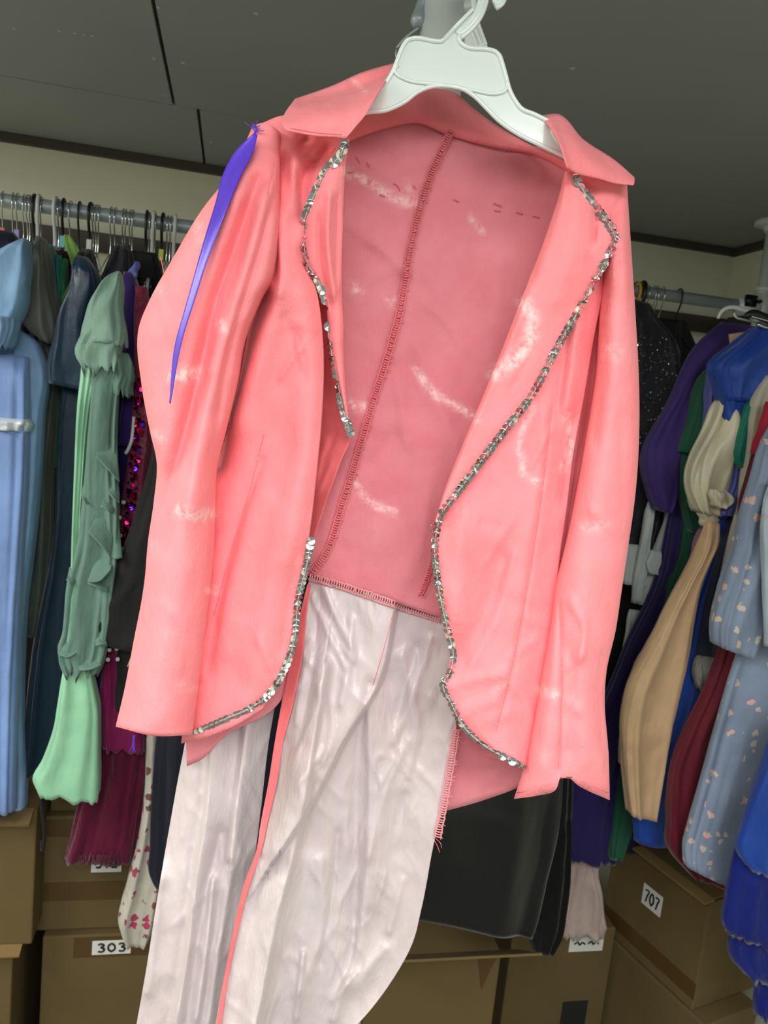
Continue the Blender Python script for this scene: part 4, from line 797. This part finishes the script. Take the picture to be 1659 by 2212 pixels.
loft('sleeve', [(800,1524,1550),(860,1502,1546),(905,1494,1528),(957,1473,1524),(978,1467,1512)], 1.655, .03, MT['green_velvet'], g, k=6, amp=.010, seed=50)
loft('lower_sleeve', [(975,1470,1506),(1036,1469,1494),(1090,1474,1500),(1150,1486,1514)], 1.67, .025, MT['green_velvet'], g, k=6, amp=.006, seed=51)
loft('skirt', [(1090,1478,1518),(1180,1463,1500),(1253,1437,1484),(1350,1412,1460),(1500,1372,1430),(1700,1330,1390),(1850,1312,1340)], 1.69, .025, MT['green_velvet'], g, k=7, amp=.010, seed=52)
g = garment('trim_lace', 'mauve lace frill strip between green velvet and tan skirts', 'lace', [(1250,1475,1500)], 1.58, G2)
loft('frill', [(1140,1512,1528),(1170,1502,1520),(1200,1494,1512),(1235,1484,1502),(1262,1474,1488)], 1.60, .012, MT['mauve'], g, k=9, amp=.006, seed=53)
g = garment('skirt', 'royal blue satin skirt right of the tan skirt', 'skirt', [(1818,1372,1440)], 1.56, G2)
loft('body', [(1080,1545,1600),(1120,1540,1584),(1200,1526,1574),(1290,1494,1540),(1400,1466,1520),(1510,1440,1496),(1660,1390,1460),(1750,1370,1454),(1818,1370,1446)], 1.58, .025, MT['royal'], g, k=6, amp=.010, seed=54)
g = garment('skirt', 'tan peach satin skirt hanging long on the right rack', 'skirt', [(1765,1358,1408)], 1.50, G2)
loft('body', [(1128,1528,1552),(1170,1518,1546),(1200,1508,1532),(1253,1481,1510),(1310,1449,1498),(1400,1404,1484),(1494,1356,1464),(1550,1344,1453),(1650,1345,1433),(1760,1357,1411)], 1.50, .03, MT['tan'], g, k=5, amp=.009, seed=55, slope=.22)
loft('inner_layer', [(1500,1350,1380),(1580,1340,1370),(1650,1338,1360)], 1.53, .015, MT['tan'], g, k=3, amp=.004, seed=56)
g = garment('skirt', 'slate blue skirt with a lace edge behind the floral sleeve', 'skirt', [(1440,1505,1550)], 1.55, G2)
loft('body', [(1100,1590,1620),(1180,1560,1600),(1280,1532,1580),(1400,1508,1566),(1446,1500,1556)], 1.55, .02, MT['bluegrey_skirt'], g, k=5, amp=.006, seed=57)
loft('lace_edge', [(1418,1506,1548),(1450,1499,1546),(1480,1504,1532),(1490,1510,1528)], 1.53, .016, MT['lace'], g, k=9, amp=.010, seed=58, hem=.01)
g = garment('dress', 'burgundy skirted dress behind the floral one', 'dress', [(1920,1500,1580)], 1.44, G2)
loft('skirt', [(985,1626,1650),(1060,1612,1636),(1140,1602,1620),(1300,1580,1620),(1440,1548,1612),(1514,1519,1600),(1584,1485,1585),(1662,1454,1572),(1798,1441,1560),(1860,1446,1570),(1905,1490,1580)], 1.46, .03, MT['burgundy'], g, k=9, amp=.012, seed=59, slope=.35)
loft('piped_cuff', [(870,1655,1720),(920,1643,1690),(960,1632,1666),(982,1628,1648)], 1.42, .02, MT['cherry'], g, k=5, amp=.004, seed=60)
g = garment('dress', 'beige crepe dress strip left of the red-cuffed dress', 'dress', [(1290,1562,1575)], 1.47, G2)
loft('body', [(815,1655,1740),(850,1632,1720),(900,1617,1700),(979,1612,1660),(1036,1604,1640),(1092,1598,1620),(1160,1580,1608),(1216,1569,1596),(1300,1560,1584),(1380,1552,1570)], 1.485, .025, MT['beige'], g, k=5, amp=.007, seed=61)
g = garment('dress', 'sea green satin dress edge between periwinkle and beige', 'dress', [(1008,1598,1607)], 1.50, G2)
loft('body', [(820,1650,1720),(850,1626,1700),(900,1602,1650),(960,1587,1625),(1000,1590,1612),(1014,1598,1608)], 1.50, .02, MT['seagreen'], g, k=5, amp=.006, seed=62)
g = garment('blouse', 'cream satin blouse with gathered puff sleeve and cuff', 'blouse', [(1137,1518,1544)], 1.53, G2)
loft('sleeve', [(860,1553,1575),(900,1538,1588),(934,1524,1588),(968,1508,1582),(1010,1490,1574),(1045,1484,1564),(1075,1491,1557),(1100,1504,1548),(1110,1512,1546)], 1.545, .04, MT['cream'], g, k=8, amp=.014, seed=63, vfreq=1.2)
loft('cuff', [(1104,1511,1546),(1120,1514,1546),(1139,1518,1544)], 1.545, .022, MT['cream'], g, k=3, amp=.002, seed=64)
loft('tied_cuff', [(1058,1536,1566),(1072,1533,1577),(1086,1539,1574),(1096,1546,1560)], 1.50, .022, MT['cream'], g, k=6, amp=.010, seed=65)
g = garment('dress', 'periwinkle satin dress curving down right of the royal blue top', 'dress', [(1110,1550,1582)], 1.51, G2)
loft('body', [(780,1665,1760),(800,1648,1740),(830,1622,1710),(870,1604,1680),(920,1594,1650),(960,1584,1622),(1050,1570,1600),(1112,1549,1583)], 1.525, .02, MT['periwinkle'], g, k=6, amp=.008, seed=66)
loft('sleeve', [(790,1534,1560),(850,1528,1566),(900,1524,1556),(925,1520,1546)], 1.62, .02, MT['periwinkle'], g, k=5, amp=.006, seed=67)
g = garment('top', 'royal blue satin top with a gathered draped shoulder', 'top', [(928,1566,1592)], 1.52, G2)
loft('shoulder', [(706,1628,1700,0),(722,1613,1720,0),(745,1585,1720,0),(766,1556,1710,0),(786,1538,1690,0),(830,1549,1640,0),(865,1559,1604,0)], 1.53, .045, MT['royal'], g, k=9, amp=.018, seed=68, vfreq=1.0)
loft('sleeve_end', [(845,1556,1614),(880,1563,1600),(915,1565,1596),(930,1570,1592)], 1.525, .025, MT['royal'], g, k=5, amp=.005, seed=69)
# paper tag
_t = W(np.array([1574., 1614., 1600., 1578.]), np.array([722., 716., 742., 756.]), np.full(4, 1.60))
g = empty('price_tag', tuple(_t.mean(0)), 'small peach paper tag with a scribble on the purple dress', 'tag')
MT['peach'] = plain('peach_card', (214, 178, 150), rough=.7); MT['ink'] = plain('marker_ink', (22, 22, 26), rough=.5); MT['ink_brown'] = plain('brown_ink', (130, 84, 66), rough=.5)
obj('card', _t, [(0, 1, 2, 3)], MT['peach'], g, solid=.0006, smooth=False)
m = MB(); q = cr([(1582,742),(1585,734),(1589,738),(1591,730),(1594,734),(1596,728)], 16); m.tube(W(q[:, 0], q[:, 1], np.full(16, 1.5985)), .0006, 5); m.build('scribble', MT['ink_brown'], g)
# floral dress + plaid + royal gown
g = garment('dress', 'blue-grey cotton dress printed with small peach flowers', 'dress', [(1905,1560,1580)], 1.37, G2)
loft('skirt', [(1180,1645,1800),(1300,1628,1780),(1420,1600,1745),(1506,1572,1705),(1603,1546,1668),(1701,1519,1636),(1800,1492,1608),(1857,1478,1596),(1890,1480,1586)], 1.385, .03, MT['floral_blue'], g, k=9, amp=.013, seed=70, slope=.42)
loft('sleeve', [(920,1672,1780),(957,1656,1766),(1036,1636,1742),(1121,1611,1718),(1205,1593,1690),(1273,1571,1665),(1330,1553,1648),(1372,1544,1632),(1405,1546,1618)], 1.33, .035, MT['floral_blue'], g, k=7, amp=.012, seed=71, slope=.35)
g = garment('dress', 'pale plaid cotton dress at the right picture edge', 'dress', [(1340,1650,1700)], 1.28, G2)
loft('body', [(1040,1664,1760),(1090,1649,1750),(1200,1647,1740),(1300,1650,1740),(1400,1652,1740)], 1.27, .02, MT['plaid'], g, k=5, amp=.004, seed=72)
g = garment('gown', 'bright royal blue tiered gown at the right edge above the boxes', 'dress', [(2190,1640,1750)], 1.27, G2)
loft('overskirt', [(1560,1690,1830),(1646,1660,1820),(1724,1630,1810),(1798,1608,1800),(1860,1600,1790),(1884,1620,1780)], 1.22, .03, MT['royal'], g, k=6, amp=.008, seed=73, hem=.012)
loft('skirt', [(1700,1640,1820),(1800,1607,1800),(1896,1579,1790),(1960,1568,1780),(2012,1567,1770),(2030,1580,1766)], 1.26, .035, MT['royal_deep'], g, k=8, amp=.010, seed=74, hem=.02)
loft('skirt_tier', [(1990,1584,1770),(2050,1580,1765),(2090,1586,1760),(2112,1610,1756)], 1.28, .035, MT['royal_deep'], g, k=8, amp=.010, seed=75, hem=.025)
loft('skirt_tier', [(2080,1628,1750),(2150,1632,1745),(2200,1637,1740)], 1.29, .03, MT['royal_deep'], g, k=8, amp=.008, seed=76, hem=.02)
g = garment('skirt', 'crumpled blush satin skirt trailing above the small carton', 'skirt', [(2015,1205,1298)], 1.86)
loft('body', [(1800,1232,1286),(1870,1218,1286),(1930,1206,1298),(1985,1200,1302),(2018,1206,1298)], 1.752, .03, MT['blush'], g, k=10, amp=.014, seed=77, hem=.02)
# hangers on the side rail, tips toward us
h = empty('clothes_hanger', tuple(W(np.array(1585.), np.array(668.), 1.56)), 'white plastic hanger with a curved end in front of the post clamp', 'hanger')
m = MB(); q = cr([(1551,688),(1556,676),(1568,666),(1584,664),(1600,668),(1630,678),(1680,694),(1740,708)], 30); m.tube(W(q[:, 0], q[:, 1], np.full(30, 1.54)), np.interp(np.arange(30), [0, 8, 29], [.003, .0052, .006]), 10); m.build('arm', MT['plastic_white'], h)
m = MB(); q = cr([(1586,676),(1588,684),(1606,690),(1660,702)], 12); m.tube(W(q[:, 0], q[:, 1], np.full(12, 1.54)), .0022, 8); m.build('notch_bar', MT['plastic_white'], h)
h = empty('clothes_hanger', tuple(W(np.array(1640.), np.array(690.), 1.50)), 'black rounded hanger arm just below the post clamp', 'hanger')
m = MB(); q = cr([(1609,686),(1614,680),(1628,678),(1650,686),(1700,700),(1760,716)], 24); m.tube(W(q[:, 0], q[:, 1], np.full(24, 1.50)), np.interp(np.arange(24), [0, 3, 23], [.004, .0095, .011]), 12); m.build('arm', MT['plastic_black'], h)
m = MB(); q = cr([(1624,684),(1640,688),(1668,696)], 8); m.tube(W(q[:, 0], q[:, 1], np.full(8, 1.487)), .0012, 6); m.build('edge_strip', MT['plastic_white'], h)
m = MB(); q = cr([(1636,700),(1650,706),(1680,712),(1730,722)], 14); m.tube(W(q[:, 0], q[:, 1], np.full(14, 1.505)), .0045, 10); m.build('metal_bar', MT['chrome'], h)

# ------------------------------------------------------------------ cartons
MT['card'] = cloth('brown_cardboard', (100, 83, 52), rough=.85, sheen=0, bump=.06, scale=40, var=.05)
MT['card_edge'] = cloth('cut_cardboard_edge', (134, 108, 68), rough=.9, sheen=0, bump=.2, scale=200, var=.05)
MT['tape'] = plain('brown_parcel_tape', (84, 62, 32), rough=.3, spec=.5)
MT['tape_black'] = plain('black_tape', (34, 36, 36), rough=.4)
MT['paper'] = plain('white_label_paper', (214, 214, 208), rough=.8)
DG = {'0': [[(.5,.02),(.12,.3),(.15,.75),(.5,.98),(.85,.72),(.88,.28),(.5,.02)]], '1': [[(.35,.78),(.55,.98),(.55,.02)]], '2': [[(.12,.75),(.4,.98),(.8,.85),(.75,.55),(.15,.05),(.5,.08),(.9,.03)]],
      '3': [[(.12,.88),(.5,.98),(.82,.8),(.45,.54)], [(.45,.54),(.88,.36),(.7,.05),(.15,.08)]], '7': [[(.08,.93),(.85,.96),(.6,.5),(.4,.02)]], '~': [[(0,.5),(.3,.7),(.5,.4),(.7,.65),(1,.45)]]}
class Carton:
    def __init__(s, p0, ux, L, Dp, H, label, name='carton'):
        s.p = np.array(p0, float); s.u = unit((ux[0], ux[1], 0)); s.v = np.array([-s.u[1], s.u[0], 0]); s.L, s.D, s.H = L, Dp, H
        s.e = empty(name, tuple(s.p+s.u*L/2+s.v*Dp/2), label, 'box')
        m = MB(); m.box(s.at(L/2, Dp/2, H/2), L, Dp, H, s.u, s.v); m.build('body', MT['card'], s.e, smooth=False, bevel=.004)
    def at(s, a, b, c): return s.p+s.u*a+s.v*b+np.array([0, 0, c])
    def slab(s, nm, a0, a1, c0, c1, mat, th=.0012, off=0):
        m = MB(); m.box(s.at((a0+a1)/2, -th/2-off, (c0+c1)/2), a1-a0, th, c1-c0, s.u, s.v); return m.build(nm, mat, s.e, smooth=False)
    def label(s, a0, a1, c0, c1, text=None, mat=None, off=.0013):
        o = s.slab('label', a0, a1, c0, c1, mat or MT['paper'], .0008, off)
        if text:
            m = MB(); n = len(text); w = (a1-a0)*.8/n
            for i, ch in enumerate(text):
                for st in DG[ch]:
                    q = cr([(a0+(a1-a0)*.1+w*(i+.1+.8*x), c0+(c1-c0)*(.2+.6*y)) for x, y in st], 18); m.tube([s.at(a, -off-.0012, c) for a, c in q], .0026, 5)
            m.build('writing', MT['ink'], o)
    def flap(s, a0, a1, c, ln, ang, mat=None):
        m = MB(); d = np.array([0, 0, -math.sin(ang)]) - s.v*math.cos(ang); nn = np.cross(s.u, d)
        m.box(s.at((a0+a1)/2, 0, c)+d*ln/2+nn*-.003, a1-a0, ln, .005, s.u, d, nn); return m.build('flap', mat or MT['card'], s.e, smooth=False)
def front_box(xl, xr, yt, yb, Y, Dp, label, ang=0.0, zbot=None):
    A = W(np.array(float(xl)), np.array(float(yt)), Y); B = W(np.array(float(xr)), np.array(float(yt)), Y); Cc = W(np.array((xl+xr)/2.), np.array(float(yb)), Y)
    zb = float(Cc[2]) if zbot is None else zbot
    return Carton((A[0], Y, zb), (math.cos(ang), math.sin(ang)), B[0]-A[0], Dp, float(A[2])-zb, label)
YX = 1.80
b303 = front_box(92, 330, 2024, 2300, YX-.02, .42, 'lower cardboard carton labelled 303 on the floor at left', zbot=0.0)
zt = b303.H
A = W(np.array(84.), np.array(1765.), YX); B = W(np.array(330.), np.array(1765.), YX)
b312 = Carton((A[0], YX, zt+.001), (1, 0), B[0]-A[0], .40, float(A[2])-zt, 'cardboard carton labelled 312 standing on top of the 303 carton')
def span(bx, px, py):      # a and c coordinate on a front face
    n = bx.v; r = ray(np.array(float(px)), np.array(float(py))); t_ = ((bx.p-CAM) @ n)/(r @ n); q = CAM+r*t_-bx.p; return float(q @ bx.u), float(q[2])
def lab(bx, x0, x1, y0, y1, text, mat=None):
    a0, c1 = span(bx, x0, y0); a1, c0 = span(bx, x1, y1); bx.label(a0, a1, c0, c1, text, mat)
lab(b303, 200, 282, 2032, 2058, '303'); lab(b312, 199, 262, 1838, 1882, '312')
_, c1 = span(b312, 180, 1905); _, c0 = span(b312, 180, 1944); b312.slab('tape', 0, b312.L, c0, c1, MT['tape'])
_, c1 = span(b312, 180, 1770); _, c0 = span(b312, 180, 1806); b312.slab('tape', 0, b312.L, c0, c1, MT['tape'])
a0, c1 = span(b303, 160, 2026); a1, c0 = span(b303, 320, 2062); b303.slab('tape', a0, a1, c0, c1, MT['tape'], .0008)
bl0 = front_box(-190, 28, 2052, 2300, YX-.10, .42, 'cardboard carton at the bottom left corner under a taller one', zbot=0.0)
A = W(np.array(-190.), np.array(1752.), YX-.10); B = W(np.array(80.), np.array(1752.), YX-.10)
bl1 = Carton((A[0], YX-.10, bl0.H+.001), (1, 0), B[0]-A[0], .40, float(A[2])-bl0.H, 'tall cardboard carton at the left edge beside the 312 carton'); bl1.flap(.01, bl1.L-.005, bl1.H, .05, .25)
bk = Carton((b312.p[0]+.02, YX+.02, b312.p[2]+b312.H+.001), (1, .02), .22, .3, .07, 'flat cardboard carton lying on top of the 312 carton')
bl0.flap(bl0.L-.3, bl0.L+.02, bl0.H, .03, .3, MT['card_edge'])
m = MB(); q = cr([(88,1715),(90,1740),(94,1775),(96,1810),(92,1838),(90,1818)], 20); o = m; m.tube(W(q[:, 0], q[:, 1], np.full(20, YX-.125)), .004, 6)
st = empty('strap', tuple(W(np.array(92.), np.array(1838.), YX-.125)), 'black fabric strap dangling between the left cartons', 'strap'); m.build('webbing', MT['black_cloth'], st)
cb = front_box(800, 1082, 2072, 2300, 1.5, .38, 'open cardboard carton with a folded-out flap in the centre foreground', zbot=0.0)
cb.flap(-.02, cb.L+.035, cb.H, .155, -.62, MT['card']); a0, c1 = span(cb, 1035, 2100); a1, c0 = span(cb, 1055, 2150)
m = MB(); m.add([cb.at(a0-.01, -.0015, cb.H), cb.at(a1+.01, -.0015, cb.H), cb.at(a0+.01, -.0015, cb.H-.09)], [(0, 1, 2)]); m.build('inner_flap', MT['tape'], cb.e, smooth=False, solid=.001)
cs = front_box(1108, 1330, 2014, 2300, 1.78, .36, 'plain cardboard carton with black tape right of the centre carton', zbot=0.0)
lab(cs, 1232, 1300, 2022, 2052, '~~'); a0, c1 = span(cs, 1216, 2164); a1, c0 = span(cs, 1258, 2240); cs.slab('black_tape', a0, a1, c0, c1, MT['tape_black'])
# the turned 707 carton on its lower carton
z7 = .70; P1 = Zp(np.array(1330.), np.array(1796.), z7); P2 = Zp(np.array(1535.), np.array(1952.), z7)
u7 = P2-P1; L7 = float(np.linalg.norm(u7)); z0 = .40
lo = Carton((P1[0]-.01, P1[1]+.01, 0), u7, L7+.06, .20, z0-.001, 'large cardboard carton under the tilted 707 carton at right')
b7 = Carton((P1[0], P1[1], z0), u7, L7, .24, z7-z0, 'cardboard carton labelled 707 turned toward the aisle at right')
a0, c1 = span(b7, 1393, 1906); _, c0 = span(b7, 1388, 1950); a1, _ = span(b7, 1432, 1950); b7.label(a0, a1, c0, c1, '707')
b7.slab('tape', 0, b7.L, .03, .075, MT['tape'])
b7.flap(.10, b7.L+.01, b7.H+.012, .035, .05, MT['card_edge'])
m = MB(); m.box(b7.at(L7/2, .12, b7.H+.008), L7*.98, .23, .005, b7.u, b7.v); m.build('top_flap', MT['card'], b7.e, smooth=False)

# ------------------------------------------------------------------ light and camera
def area(name, loc, sx, sy, e, col, rot=(0, 0, 0)):
    l = bpy.data.lights.new(name, 'AREA'); l.shape = 'RECTANGLE'; l.size = sx; l.size_y = sy; l.energy = e; l.color = col
    o = bpy.data.objects.new(name, l); COL.objects.link(o); o.location = loc; o.rotation_euler = rot; return o
area('ceiling_lamp', (-.05, -.62, ZC-.03), 1.6, .9, 37, (.98, 1, .97))
area('ceiling_lamp', (-.3, -2.1, ZC-.03), 1.6, .9, 34, (.98, 1, .97))
area('ceiling_lamp', (-1.35, .55, ZC-.03), .6, 1.2, 25, (1, 1, .93))
w = bpy.data.worlds.new('storeroom_air'); scene.world = w; w.use_nodes = True
bg = w.node_tree.nodes['Background']; bg.inputs[0].default_value = (.9, 1, .95, 1); bg.inputs[1].default_value = .2
cd = bpy.data.cameras.new('camera'); cam = bpy.data.objects.new('camera', cd); COL.objects.link(cam); scene.camera = cam
cd.sensor_fit = 'HORIZONTAL'; cd.sensor_width = 36; cd.lens = 36*F/1659; cd.clip_start = .02
cd.shift_x = 0; cd.dof.use_dof = True; cd.dof.focus_distance = .80; cd.dof.aperture_fstop = 16
mw = Matrix(((*M[0], CAM[0]), (*M[1], CAM[1]), (*M[2], CAM[2]), (0, 0, 0, 1))); cam.matrix_world = mw
vs = scene.view_settings; vs.view_transform = 'Standard'; vs.look = 'None'; vs.gamma = 1; vs.use_curve_mapping = False; vs.exposure = .58
